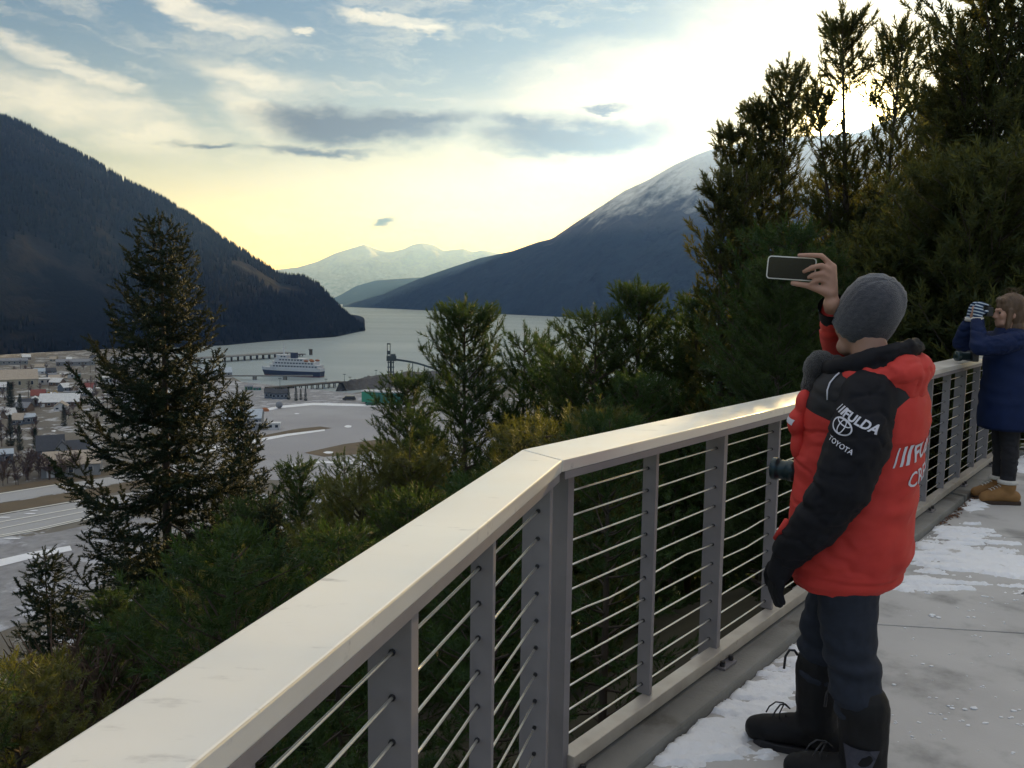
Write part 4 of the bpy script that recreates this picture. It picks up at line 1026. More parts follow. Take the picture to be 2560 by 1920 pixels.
# boots
for (ank, td, top, nm) in (((-.095, .135, 0), (1, .18), (-.085, .13), 'near'), ((.115, -.055, 0), (.97, .24), (.13, -.085), 'far')):
    mb = MB(); hb, d = leg_boot(mb, ank, td, .315, .315, .074, top)
    b = organic('boot', mb, M_boot, man, .007, 3, lambda co: .003 * n3(co, 25, 2))
    sole(hb, d, .305, M_dark, b)
    # laces: a bow at the instep and a loop at the shaft top
    n = Vector((-d.y, d.x, 0)); mb = MB(); A = hb + d * .152 + Vector((0, 0, .150))
    for sx, sy in ((.07, .05), (.045, .085)):
        mb.tube([A, A + d * sx * .35 + n * sy * .2 + Vector((0, 0, .022)), A + d * sx * .7 + n * sy * .45 + Vector((0, 0, .026)), A + d * sx + n * sy * .7 + Vector((0, 0, .010)), A + d * (sx + .010) + n * sy * .8 + Vector((0, 0, -.012))], .003, 6)
    mb.tube([A + d * .02 + n * .01 + Vector((0, 0, .02)), A + d * .035 + n * .03 + Vector((0, 0, -.015)), A + d * .028 + n * .03 + Vector((0, 0, -.05)), A + d * .012 + n * .01 + Vector((0, 0, -.02))], .003, 6)
    tp = Vector((top[0], top[1], .345)) + d * .074
    mb.tube([tp, tp + d * .012 + Vector((0, 0, .016)), tp + d * .03 + Vector((0, 0, .014)), tp + d * .042 + n * .01 + Vector((0, 0, -.008)), tp + d * .045 + n * .012 + Vector((0, 0, -.055))], .005, 6)
    tag(mb.build('laces', M_dark, b, True), kind='stuff')
    if nm == 'near':
        qq = MB(); V2 = [(-.155, .205), (-.045, .205), (-.07, .085), (-.12, .085)]
        qq.add([(x, z, 0) for x, z in V2], [(3, 2, 1, 0)])
        decal('side_panel', qq.mesh('p', M_bpanel), (0, .14, 0), (1, 0, 0), (0, 0, 1), (0, 1, 0), b, M_bpanel, b, .006)
# prints on the sleeve and the back
sl = R(24); u = Vector((-math.cos(sl), 0, -math.sin(sl))); v = Vector((-math.sin(sl), 0, math.cos(sl))); Y1 = Vector((0, 1, 0))
def pt(px, py, y=.24):                                 # a point on the man's left side
    o = Vector(CAM); d = mwi.to_3x3() @ Vector(ray(px, py)); o = mwi @ o; return o + d * ((y - o.y) / d.y)
def bars(w, h, gap, n=3, sh=.35):
    mb = MB()
    for k in range(n):
        x = k * (w + gap); mb.add([(x, 0, 0), (x + w * (.35 + .3 * k), 0, 0), (x + w * (.35 + .3 * k) + h * sh, h, 0), (x + h * sh, h, 0)], [(0, 1, 2, 3)])
    return mb.mesh('bars', M_white)
o1 = pt(2091, 1024)
decal('emblem', bars(.0085, .028, .0015), o1, u, v, Y1, slL, M_white, slL)
decal('lettering', font_mesh('FULDA', .037, .0012, 0.1, 1.02), o1 + u * .031, u, v, Y1, slL, M_white, slL)
o2 = pt(2117, 1061); em = ring(.037, .0255, .0048)
em2 = ring(.0125, .0235, .0036, 32); em3 = ring(.0265, .0095, .0036, 32, cy=.0125)
em.add(em2.V, em2.F); em.add(em3.V, em3.F)
decal('emblem', em.mesh('e', M_white), o2, u, v, Y1, slL, M_white, slL)
decal('lettering', font_mesh('TOYOTA', .0215, .0003, 0, 1.05), pt(2081, 1092), u, v, Y1, slL, M_white, slL)
bs = R(12); ub = Vector((0, -math.cos(bs), math.sin(bs))); vb = Vector((0, math.sin(bs), math.cos(bs))); X1 = Vector((-1, 0, 0))
decal('emblem', bars(.013, .062, .004), (-.2, .155, 1.125), ub, vb, X1, jacket, M_white, jacket)
decal('lettering', font_mesh('FULDA', .078, .002, .1), (-.2, .092, 1.14), ub, vb, X1, jacket, M_white, jacket)
decal('lettering', font_mesh('CREW', .070, .0005, .1), (-.2, .105, 1.055), ub, vb, X1, jacket, M_white, jacket)
bd = MB(); bd.add([(0, 0, 0), (.036, 0, 0), (.036, .020, 0), (0, .020, 0)], [(0, 1, 2, 3)])
fo = Vector((.208, .122, 1.240)); fu = Vector((-.72, .60, -.35)).normalized(); fn = Vector((.62, .78, .05)).normalized(); fv = fn.cross(fu)
decal('badge', bd.mesh('b', M_white), fo, fu, fv, fn, fl, M_white, fl)
pp = [pt(2066, 1000, .20), pt(2068, 975, .19), pt(2076, 958, .175), pt(2090, 944, .16), pt(2100, 936, .15)]
tb = bmesh.new(); tb.from_mesh(jacket.data); jt = BVHTree.FromBMesh(tb)
pp = [(lambda h: (h[0] + h[1] * .004) if h[0] is not None else q)(jt.find_nearest(q)) for q in pp]; tb.free()
MB().tube(pp, .0028, 6).build('piping', M_white, jacket, True)
M_phone = mat('phone_glass', (0.01, 0.012, 0.014), None, rough=0.12); M_case = mat('phone_case', (0.75, 0.74, 0.70), None, rough=0.35)

# ---- phone
phone = empty('phone', tuple(pc), 0, 'smartphone in a pale case raised towards the fjord in one hand', 'phone')
pm = Matrix((pe1, pe2, pe3)).transposed()
def rrect(w, h, r, n=6):
    P = []
    for cx_, cy_, a in ((w - r, h - r, 0), (-w + r, h - r, 90), (-w + r, -h + r, 180), (w - r, -h + r, 270)):
        for k in range(n + 1): t = R(a + 90 * k / n); P.append((cx_ + r * math.cos(t), cy_ + r * math.sin(t)))
    return P
phone.rotation_euler = pm.to_euler()
MB().prism(rrect(.079, .039, .012), -.0045, .0030).build('case', M_case, phone, bevel=.0012)
MB().prism(rrect(.0752, .0352, .009), .0031, .0042).build('screen', M_phone, phone)
MB().lathe([(.0045, -.0055), (.0045, -.0048)], (-.065, .026, 0), 12).build('lens', M_phone, phone)
# ---- long-lens camera hanging at the man's chest
cw = mw_ @ Vector((.172, .035, 1.05))
camb = empty('slr_camera', tuple(cw), MA, 'black camera with a long lens hanging in front of the red jacket', 'camera')
M_cam = mat('camera_black', (0.012, 0.013, 0.015), (0.02, 0.02, 0.022), 60, 0.45); M_lens = mat('lens_barrel', (0.012, 0.03, 0.036), None, rough=0.3, metal=0.3); M_glass = mat('front_glass', (0.01, 0.015, 0.03), None, rough=0.05)
MB().box((-.02, 0, .0), (.05, .13, .09)).box((-.015, 0, .055), (.045, .06, .03)).build('body', M_cam, camb, bevel=.008)
L_ = MB(); lx = Matrix.Rotation(R(90), 4, 'Y')
b = MB().lathe([(.030, .006), (.034, .010), (.034, .035), (.038, .038), (.038, .06), (.0345, .062), (.0345, .095), (.040, .098), (.040, .118), (.036, .120)], (0, 0, 0), 24)
L_.add([lx @ Vector(v) for v in b.V], b.F); L_.build('lens', M_lens, camb, True)
b = MB().lathe([(.034, .1205), (.030, .1215)], (0, 0, 0), 20); G_ = MB(); G_.add([lx @ Vector(v) for v in b.V], b.F); G_.build('front_glass', M_glass, camb)
cl = [mwi @ cw + Vector(q) for q in ((-.02, .065, .035),)]
st = MB(); a = Vector((-.02, .065, .03)); c = Vector((-.02, -.065, .03)); top = Vector((-.26, .0, .41))
for q, s in ((a, 1), (c, -1)): st.tube([q, q + Vector((-.005, s * .02, .12)), q + Vector((-.03, s * .035, .27)), top + Vector((.10, s * .09, -.03))], .006, 6)
st.build('strap', M_blk, camb, True)

# ---- the woman in the blue coat
WAz = R(170); wp = onz(2505, 1254, 0); WO = (wp[0], wp[1], 0)
wom = empty('person', WO, WAz, 'person with brown hair in a long blue coat, photographing at the far railing', 'person')
M_blue = mat('blue_coat_cloth', (0.003, 0.011, 0.048), (0.005, 0.016, 0.066), 14, 0.75, 0.25, 160, bdist=0.002, spec=0.25)
M_hair = mat('brown_hair', (0.06, 0.034, 0.018), (0.13, 0.075, 0.042), 26, 0.55, 0.8, 90, stretch=(1, 1, .12), bdist=0.005)
M_tan = mat('tan_boot_leather', (0.23, 0.115, 0.035), (0.29, 0.15, 0.05), 20, 0.75, 0.2, 90, bdist=0.002)
M_cuffw = mat('fleece_cuff', (0.55, 0.52, 0.47), (0.65, 0.62, 0.58), 60, 0.95, 0.8, 120, bdist=0.005)
M_pants = mat('black_trousers', (0.010, 0.010, 0.014), (0.015, 0.015, 0.02), 30, 0.85)
mg = bpy.data.materials.new('striped_glove_knit'); mg.use_nodes = True; T = NT(mg.node_tree); p = mg.node_tree.nodes['Principled BSDF']
tc = T.n('ShaderNodeTexCoord'); sp = T.n('ShaderNodeSeparateXYZ'); T.put(sp.inputs[0], tc.outputs['Object'])
wv = T.math('FRACT', T.math('MULTIPLY', T.math('ADD', sp.outputs[2], T.math('MULTIPLY', sp.outputs[0], -.25)), 38.0))
T.put(p.inputs['Base Color'], T.mix(T.math('GREATER_THAN', wv, 0.62), (0.012, 0.035, 0.085), (0.45, 0.52, 0.60))); p.inputs['Roughness'].default_value = 0.95
HYc = R(6)
def hw(x, y, z): c, s = math.cos(HYc), math.sin(HYc); return Vector((-.03 + x * c - y * s, x * s + y * c, z - .01))
mb = MB(); head(mb, hw)
for s in (1, -1):
    sh, eb, hd_ = Vector((-.05, s * .15, 1.37)), Vector((.25, s * .21, 1.30)), Vector((.225, s * .055, 1.535))
    capsule(mb, (-.04, 0, 1.36), .07, sh, .055); capsule(mb, sh, .05, eb, .04); capsule(mb, eb, .038, hd_, .026); capsule(mb, hd_, .028, hd_ + Vector((-.01, -s * .01, .06)), .03)
    capsule(mb, (-.02, s * .08, .86), .08, (0, s * .08, .47), .05); capsule(mb, (0, s * .08, .47), .05, (.0, s * .08, .10), .038); capsule(mb, (.0, s * .08, .07), .036, (.12, s * .085, .05), .03)
capsule(mb, (-.04, 0, 1.27), .115, (-.03, 0, 1.0), .11); capsule(mb, (-.02, .05, .92), .11, (-.02, -.05, .92), .11)
organic('body', mb, M_skin, wom, .0085, 2)
for s in (1, -1): MB().sphere(hw(.084, s * .032, 1.578), .0105, 10, 6).build('eye', M_eye, wom, True)
mb = MB(); ellip(mb, hw(-.022, 0, 1.635), (.115, .092, .108), HYc); ellip(mb, hw(-.06, 0, 1.56), (.085, .088, .12), HYc); ellip(mb, hw(-.06, 0, 1.46), (.07, .085, .09), HYc)
for s in (1, -1): capsule(mb, hw(.02, s * .074, 1.60), .022, hw(.035, s * .07, 1.45), .020); capsule(mb, hw(.035, s * .07, 1.45), .02, hw(.07, s * .075, 1.36), .010)
capsule(mb, hw(.055, .03, 1.675), .035, hw(.055, -.03, 1.675), .035)
organic('hair', mb, M_hair, wom, .007, 3, lambda co: .006 * n3(co * np.array([1, 1, .25]), 45, 2))
mb = MB(); rr_ = np.random.default_rng(8)
for k in range(22):
    a = hw(rr_.uniform(-.08, .05), rr_.uniform(-.06, .06), 1.735); mb.tube([a, a + Vector((rr_.normal(-.01, .02), rr_.normal(0, .02), .03)), a + Vector((rr_.normal(-.03, .03), rr_.normal(0, .03), .05))], [.0012, .001, .0005], 3)
tag(mb.build('flyaway_hair', M_hair, wom), kind='stuff')
secs = [(.62, -.20, .19, .22, 0), (.72, -.205, .19, .22, 0), (.90, -.20, .17, .205, 0), (1.05, -.19, .145, .185, 0), (1.20, -.19, .13, .19, 0), (1.32, -.185, .11, .195, 0), (1.39, -.16, .08, .155, 0), (1.44, -.12, .05, .085, 0)]
V, F, ns = loft(secs); V = V + [(x * .94, y * .94, z + .1) for x, y, z in V[:ns]]; b0 = len(V) - ns
F = F + [(k, b0 + k, b0 + (k + 1) % ns, (k + 1) % ns) for k in range(ns)]
me = mesh_np('coat', V, F, M_blue); finish(me, lambda co: .010 * n3(co * np.array([1, 1, .5]), 6, 12) + .005 * np.sin(co[:, 2] * 40 + 6 * n3(co, 4, 3)) * (co[:, 2] > .8)); coat = link('coat', me, wom)
for s in (1, -1):
    mb = MB(); capsule(mb, (-.06, s * .14, 1.345), .085, (.10, s * .20, 1.315), .082); capsule(mb, (.10, s * .20, 1.315), .082, (.25, s * .21, 1.30), .074); capsule(mb, (.25, s * .21, 1.30), .072, (.232, s * .085, 1.495), .052)
    organic('sleeve', mb, M_blue, wom, .010, 4, fold(14 + s))
    h0 = Vector((.228, s * .075, 1.525)); mb = MB(); capsule(mb, h0, .037, h0 + Vector((-.006, -s * .012, .06)), .038)
    for k in range(4):
        a = h0 + Vector((.018 - .016 * k, -s * (.015 + .004 * k), .085)); b = a + Vector((-.022, -s * .010, .040 - abs(k - 1.4) * .006)); c = b + Vector((-.03, -s * .004, -.012)); capsule(mb, a, .013, b, .012, 10); capsule(mb, b, .012, c, .011, 10)
    t0 = h0 + Vector((-.03, -s * .01, .035)); capsule(mb, t0, .016, t0 + Vector((-.045, -s * .008, .02)), .012, 10)
    organic('glove', mb, mg, wom, .005, 3)
    MB().tube([h0 + Vector((.001, s * .004, -.03)), h0 + Vector((0, 0, .0))], [.047, .046], 18).build('glove_cuff', M_cuffw, wom, True)
mb = MB(); ellip(mb, (-.10, 0, 1.40), (.085, .14, .055)); ellip(mb, (-.04, .10, 1.40), (.08, .05, .05)); ellip(mb, (-.04, -.10, 1.40), (.08, .05, .05))
organic('hood', mb, M_blue, wom, .010, 4, fold(20))
mb = MB()
for s in (1, -1): capsule(mb, (-.02, s * .08, .80), .10, (-.005, s * .085, .47), .072); capsule(mb, (-.005, s * .085, .47), .072, (.0, s * .085, .20), .058)
organic('trousers', mb, M_pants, wom, .010, 3, fold(24))
for s in (1, -1):
    mb = MB(); hb, d = leg_boot(mb, (.0, s * .085, 0), (1, s * .06), .275, .15, .060)
    b = organic('boot', mb, M_tan, wom, .008, 3); sole(hb, d, .275, mat('boot_sole', (0.05, 0.03, 0.02), None, rough=0.85), b)
    MB().lathe([(.058, 0), (.074, .004), (.076, .02), (.072, .034), (.056, .036)], (.0, s * .085, .168), 20).build('fleece_cuff', M_cuffw, b, True)
    mb = MB()
    for k in range(4): q = hb + d * (.12 + .022 * k) + Vector((0, 0, .158 - .012 * k)); n = Vector((-d.y, d.x, 0)); mb.tube([q - n * .03 - Vector((0, 0, .006)), q, q + n * .03 - Vector((0, 0, .006))], .0035, 5)
    tag(mb.build('laces', M_cuffw, b), kind='stuff')
for o in wom.children_recursive:                       # she leans towards the rail
    if o.name.split('.')[0] in ('boot', 'sole', 'fleece_cuff', 'laces'): continue
    for w in o.data.vertices: w.co.x += .085 * min(1, max(0, (w.co.z - .35) / 1.0))
cw = Matrix.Translation(WO) @ Matrix.Rotation(WAz, 4, 'Z')
wc = empty('compact_camera', tuple(cw @ Vector((.215, 0, 1.575))), WAz, 'small black camera held to the eye between striped gloves', 'camera')
MB().box((0, 0, 0), (.05, .12, .075)).box((.0, 0, .045), (.04, .05, .02)).build('body', M_cam, wc, bevel=.007)
L_ = MB(); b = MB().lathe([(.030, .026), (.032, .03), (.032, .075), (.030, .078)], (0, 0, 0), 20); L_.add([lx @ Vector(v) for v in b.V], b.F); L_.build('lens', M_lens, wc, True)
tc_ = empty('telephoto_camera', tuple(cw @ Vector((.37, .05, 1.19))), WAz + R(8), 'dark long-lens camera lying over the railing in front of the blue coat', 'camera')
MB().box((-.05, 0, .02), (.05, .12, .085)).build('body', M_cam, tc_, bevel=.008)
L_ = MB(); b = MB().lathe([(.032, -.03), (.036, -.02), (.036, .04), (.042, .045), (.042, .085), (.038, .088)], (0, 0, 0), 20); L_.add([lx @ Vector(v) + Vector((0, 0, .02)) for v in b.V], b.F); L_.build('lens', M_lens, tc_, True)

# ---------------------------------------------------------------- the valley: paving, snow, creek bed
Z1, Z2, Z3 = FLOOR + .06, FLOOR + .12, FLOOR + .18
M_asph = mat('apron_asphalt', (0.29, 0.285, 0.30), (0.34, 0.335, 0.35), 0.02, 0.9, c3=(0.38, 0.38, 0.395), c3scale=0.01, c3lo=.5, c3hi=.7)
M_road = mat('road_asphalt', (0.33, 0.33, 0.34), (0.38, 0.38, 0.385), 0.05, 0.9)
M_dry = mat('dry_grass', (0.15, 0.11, 0.065), (0.10, 0.075, 0.045), 0.08, 0.95, c3=(0.20, 0.18, 0.13), c3scale=.04)
M_snowf = mat('field_snow', (0.72, 0.74, 0.78), (0.82, 0.83, 0.86), 0.2, 0.8)
M_gravel = mat('creek_gravel', (0.20, 0.195, 0.205), (0.30, 0.30, 0.31), 0.35, 0.95, c3=(0.42, 0.43, 0.47), c3scale=.10, c3lo=.52, c3hi=.62)
M_line = mat('road_paint', (0.72, 0.71, 0.66), None, rough=0.7)
def sheet(name, pts, z, m): return ground_poly(name, pts, z, m)
sheet('airport_apron', [(560, 1046), (640, 1030), (704, 1017), (780, 1011), (900, 1013), (1040, 1018), (1250, 1030), (1250, 1200), (960, 1190), (690, 1200), (520, 1190), (560, 1110)], Z1, M_asph)
sheet('gravel_yard', [(330, 960), (560, 950), (900, 985), (1250, 1000), (1250, 1026), (1040, 1015), (780, 1008), (700, 1014), (560, 1042), (330, 1050)], Z1, M_gravel)
sheet('runway', [(-300, 1275), (0, 1234), (180, 1207), (330, 1184), (470, 1160), (520, 1172), (340, 1200), (190, 1226), (0, 1257), (-300, 1300)], Z1, M_road)
sheet('road', [(-300, 1330), (0, 1288), (220, 1250), (420, 1215), (520, 1200), (520, 1225), (300, 1277), (90, 1325), (0, 1345), (-300, 1400)], Z1, M_road)
sheet('grass_verge', [(-300, 1302), (0, 1259), (190, 1228), (340, 1202), (470, 1178), (480, 1192), (330, 1222), (215, 1246), (0, 1283), (-300, 1326)], Z1, M_dry)
sheet('grass_verge', [(-300, 1260), (0, 1218), (170, 1192), (400, 1150), (400, 1165), (180, 1204), (0, 1231), (-300, 1270)], Z1, M_dry)
sheet('grass_island', [(760, 1132), (860, 1110), (950, 1098), (990, 1110), (900, 1135), (810, 1142)], Z2, M_dry)
sheet('grass_island', [(640, 1092), (740, 1072), (800, 1066), (830, 1070), (760, 1084), (640, 1104)], Z2, M_dry)
sheet('creek_bed', [(-300, 1420), (0, 1352), (140, 1330), (320, 1290), (420, 1300), (330, 1420), (150, 1520), (-300, 1700)], Z1, M_gravel)
def band(name, up, dn, z, m=M_snowf): sheet(name, up + dn[::-1], z, m)
band('snow_bank', [(560, 1045), (600, 1036), (640, 1025), (704, 1014), (780, 1007), (880, 1009), (1040, 1015)], [(560, 1050), (600, 1040), (640, 1032), (704, 1020), (780, 1013), (880, 1015), (1040, 1020)], Z3)
band('snow_bank', [(470, 1128), (624, 1100), (720, 1084), (812, 1073)], [(470, 1140), (624, 1108), (720, 1090), (812, 1077)], Z3)
band('snow_bank', [(-300, 1438), (0, 1398), (80, 1380), (175, 1364)], [(-300, 1480), (0, 1416), (80, 1396), (180, 1376)], Z3)
band('snow_bank', [(860, 1150), (930, 1142), (1000, 1148)], [(860, 1156), (930, 1147), (1000, 1151)], Z3)
band('snow_bank', [(700, 1168), (800, 1152), (960, 1160)], [(700, 1174), (800, 1157), (960, 1164)], Z3)
band('snow_bank', [(480, 1075), (560, 1060), (640, 1050)], [(480, 1090), (560, 1074), (640, 1060)], Z3)
for (x, y, a, b) in ((870, 1066, 9, 3.2), (821, 1131, 12, 3), (655, 1113, 4, 1.5), (742, 1034, 6, 1.2), (30, 1346, 22, 1.6), (75, 1284, 14, 1.4), (85, 1276, 10, 1.2), (10, 1293, 16, 1.4), (200, 1258, 12, 1.5)):
    sheet('snow_drift', [(x + a * math.cos(t * .628) * (1 + .2 * math.sin(3 * t)), y + b * math.sin(t * .628)) for t in range(10)], Z3, M_snowf)
for pts in ([(-300, 1272), (0, 1233), (170, 1206)], [(-300, 1328), (0, 1284), (215, 1247)], [(-300, 1344), (0, 1304), (150, 1277), (300, 1250)], [(-300, 1360), (0, 1320), (130, 1294), (280, 1264)], [(-300, 1384), (0, 1337), (90, 1321), (260, 1283)], [(-300, 1389), (0, 1341), (90, 1325), (260, 1287)]):
    band('road_marking', pts, [(x, y + 1.9) for x, y in pts], Z3, M_line)

# ---------------------------------------------------------------- buildings
def plain(name, c, **k): return mat(name, c, tuple(x * .82 for x in c), .6, .85, **k)
P_cream, P_white, P_grey, P_blue, P_brown, P_green = plain('cream_wall', (.42, .38, .30)), plain('white_wall', (.60, .60, .62)), plain('grey_wall', (.24, .25, .27)), plain('slate_blue_wall', (.12, .15, .20)), plain('brown_wall', (.16, .11, .08)), plain('green_wall', (.04, .17, .13))
R_white, R_tan, R_grey, R_dark, R_red, R_ice = plain('white_metal_roof', (.68, .69, .71)), plain('tan_roof', (.40, .34, .28)), plain('grey_roof', (.22, .23, .26)), plain('dark_shingle_roof', (.055, .06, .075)), plain('red_roof', (.22, .06, .05)), plain('pale_blue_roof', (.42, .48, .56))
M_win = mat('window_glass', (.02, .03, .045), None, rough=.15); M_door = mat('door_white', (.62, .62, .64), None, rough=.6); M_wood = mat('timber', (.07, .055, .045), (.10, .085, .07), 1.0, .95); M_concp = mat('pile_concrete', (.16, .155, .15), (.22, .21, .20), .5, .95)

def building(label, px, py, wpx, hpx, depth, yaw, wall, roof, rtype='gable', nwin=3, doors=0, cat='building', group=None, name='building', roofk=.35, ztop=None, winh=.42):
    """front edge centred at a pixel on the valley floor; width and eaves height given in photograph pixels"""
    c = onz(px, py, FLOOR); D = float(np.linalg.norm(c - CAM)); w = wpx * D / FPX / max(.35, math.cos(R(yaw))); h = hpx * D / FPX
    az_ = math.atan2(c[0], c[1]); rz = -az_ + R(yaw)
    b = empty(name, (c[0], c[1], FLOOR), rz, label, cat, group)
    MB().box((0, depth / 2, h / 2), (w, depth, h)).build('wall', wall, b)
    o = .35; rh = roofk * (depth if rtype == 'gable' else w) / 2
    if rtype == 'gable':                                # ridge along the width
        mb = MB(); V = [(-w / 2 - o, -o, h), (w / 2 + o, -o, h), (w / 2 + o, depth + o, h), (-w / 2 - o, depth + o, h), (-w / 2 - o, depth / 2, h + rh), (w / 2 + o, depth / 2, h + rh)]
        V += [(x, y, z + .25) for x, y, z in V]
        mb.add(V, [(0, 4, 5, 1), (3, 2, 5, 4), (6, 7, 11, 10), (9, 10, 11, 8), (0, 1, 7, 6), (2, 3, 9, 8), (0, 6, 10, 4), (4, 10, 9, 3), (1, 5, 11, 7), (5, 2, 8, 11)]); mb.build('roof', roof, b)
        mb = MB()
        for s in (-1, 1): mb.add([(s * w / 2, 0, h), (s * w / 2, depth, h), (s * w / 2, depth / 2, h + rh)], [(0, 1, 2)])
        mb.build('gable_end', wall, b)
    elif rtype == 'front':                              # gable facing the viewer
        mb = MB(); V = [(-w / 2 - o, -o, h), (-w / 2 - o, depth + o, h), (w / 2 + o, depth + o, h), (w / 2 + o, -o, h), (0, -o, h + rh), (0, depth + o, h + rh)]
        V += [(x, y, z + .25) for x, y, z in V]
        mb.add(V, [(0, 4, 5, 1), (3, 2, 5, 4), (6, 7, 11, 10), (9, 10, 11, 8), (0, 1, 7, 6), (2, 3, 9, 8), (0, 6, 10, 4), (4, 10, 9, 3), (1, 5, 11, 7), (5, 2, 8, 11)]); mb.build('roof', roof, b)
        mb = MB(); mb.add([(-w / 2, 0, h), (w / 2, 0, h), (0, 0, h + rh)], [(0, 1, 2)]); mb.add([(-w / 2, depth, h), (w / 2, depth, h), (0, depth, h + rh)], [(0, 2, 1)]); mb.build('gable_end', wall, b)
    else:
        MB().box((0, depth / 2, h + .2), (w + .5, depth + .5, .4)).build('roof', roof, b)
    n = nwin + doors
    for k in range(n):
        x = -w / 2 + w * (k + .5) / n; ww = min(1.6, w / n * .55)
        if k < doors: MB().box((x, -.04, h * .40), (min(3.2, w / n * .72), .1, h * .74)).build('door', M_door, b)
        else:
            q = MB().box((x, -.03, h * .6), (ww + .3, .08, h * winh + .2)).build('window', M_door, b); MB().box((x, -.08, h * .6), (ww, .06, h * winh)).build('pane', M_win, q)
    return b
building('long cream warehouse with a pale roof at the left edge of the town', 18, 972, 118, 19, 26, 0, P_cream, R_tan, 'gable', 4, 1, roofk=.5)
building('white box-shaped building right of the cream warehouse', 106, 962, 34, 12, 10, 4, P_white, R_white, 'flat', 2, 1)
building('low cream hall right of the white box building', 145, 956, 36, 9, 12, 0, P_cream, R_tan, 'gable', 3)
building('white block with a green end wall in front of the long shore sheds', 170, 946, 34, 9, 9, -6, P_white, R_white, 'flat', 2)
building('green end building beside the white block', 193, 946, 10, 9, 9, -6, P_green, R_grey, 'flat', 1)
building('long shed with a snow-white roof in the middle of the town', 148, 1017, 78, 10, 14, -8, P_brown, R_white, 'gable', 5, 1, roofk=.7)
building('small house with white roof beside the long shed', 89, 1014, 26, 9, 8, 0, P_grey, R_white, 'front', 2, roofk=.7)
building('teal container stack behind the long white-roofed shed', 179, 1000, 28, 17, 6, 5, P_green, R_grey, 'flat', 0, 2)
building('blue-grey house low in the town, left of the big spruce', 72, 1060, 30, 14, 9, 10, P_blue, R_ice, 'gable', 3)
building('white two-storey block seen through the big spruce', 272, 962, 34, 16, 12, 0, P_white, R_white, 'flat', 4)
building('flat pale building near the round tank', 306, 974, 28, 8, 9, 0, P_grey, R_white, 'flat', 3)
building('slate house with steep dark roof and white garage doors', 128, 1150, 54, 20, 12, 0, P_blue, R_dark, 'gable', 1, 1, 'house', roofk=1.0, name='house')
building('gabled garage wing with two white garage doors', 157, 1151, 30, 22, 13, 0, P_grey, R_dark, 'front', 0, 2, 'house', roofk=1.3, name='house')
building('dark-roofed house wing right of the gabled garage', 196, 1149, 44, 17, 11, 0, P_blue, R_dark, 'gable', 3, 0, 'house', roofk=.8, name='house')
building('wide grey shed with low tan roof and one white door beside the runway', 178, 1192, 116, 26, 22, -4, P_grey, R_tan, 'gable', 2, 1, roofk=.35)
building('blue-roofed house cut by the left edge behind bare trees', 4, 1160, 44, 20, 9, 0, P_blue, R_ice, 'gable', 2, 0, 'house', name='house')
building('white hut with two blue windows on the airport apron', 684, 1075, 28, 15, 5, -8, P_white, R_white, 'flat', 2, 0, roofk=.3)
building('low grey shed left of the white airport hut', 644, 1076, 34, 14, 7, -8, P_grey, R_grey, 'flat', 2)
building('broad hangar with pale blue roof behind the slim spruce', 600, 1066, 96, 18, 20, -6, P_grey, R_ice, 'gable', 4, 1, roofk=.4)
building('ferry terminal hall with long pale roof at the waterfront', 520, 942, 108, 9, 16, 2, P_grey, R_ice, 'gable', 6, 1, roofk=.5)
building('small green harbour shed by the ferry ramp', 622, 975, 18, 8, 5, 0, P_green, R_grey, 'gable', 1)
building('second green harbour shed nearer the trestle', 643, 976, 18, 6, 5, 0, P_green, R_grey, 'flat', 1)
for k, (x, y, w_, nm) in enumerate(((672, 996, 20, 'left'), (690, 998, 20, 'middle'), (710, 998, 18, 'right'))):
    building('dark blue %s cabin of three below the trestle pier' % nm, x, y, w_, 13, 7, 0, P_blue, R_dark, 'gable', 2, roofk=.8, name='cabin')
building('pale blue storage tent hall at the foot of the ore conveyor', 1075, 994, 76, 20, 20, 6, P_white, R_ice, 'front', 0, 1, roofk=.35)
rng = np.random.default_rng(33); used = []
walls = [P_cream, P_white, P_grey, P_blue, P_brown]; roofs = [R_white, R_grey, R_dark, R_tan, R_ice, R_red]
k = 0
while k < 46:
    x, y = rng.uniform(-60, 470), rng.uniform(898, 1100)
    if y > 1040 and x > 110: continue
    if y < 912 and x > 420: continue
    if any(abs(x - a) < 21 and abs(y - b) < 8 for a, b in used): continue
    if any(abs(x - a) < w_ and abs(y - b) < 12 for a, b, w_ in ((18, 965, 70), (106, 958, 26), (148, 1010, 52), (272, 956, 22), (72, 1055, 22), (520, 938, 60))): continue
    used.append((x, y)); s = (y - 730) / 230
    building('small house among the bare trees of the town, one of many', x, y, rng.uniform(13, 24) * s, rng.uniform(5, 8.5) * s, rng.uniform(7, 10), rng.uniform(-35, 35), walls[rng.integers(0, 5)], roofs[rng.choice(6, p=[.34, .2, .18, .13, .11, .04])],
             'gable' if rng.random() < .7 else 'front', 2, 0, 'house', None, 'house', roofk=.75); k += 1
    b_ = [o for o in COL.objects if o.get('label') == 'small house among the bare trees of the town, one of many'][-1]; rf_ = [c_ for c_ in b_.children if c_.name.startswith('roof')][0].data.materials[0].name.split('_roof')[0].replace('_', ' ')
    wl_ = [c_ for c_ in b_.children if c_.name.startswith('wall')][0].data.materials[0].name.split('_wall')[0].replace('_', ' ')
    b_['label'] = 'small %s house with a %s roof, among the bare trees of the town' % (wl_, rf_); b_['group'] = '%s houses with %s roofs' % (wl_, rf_)
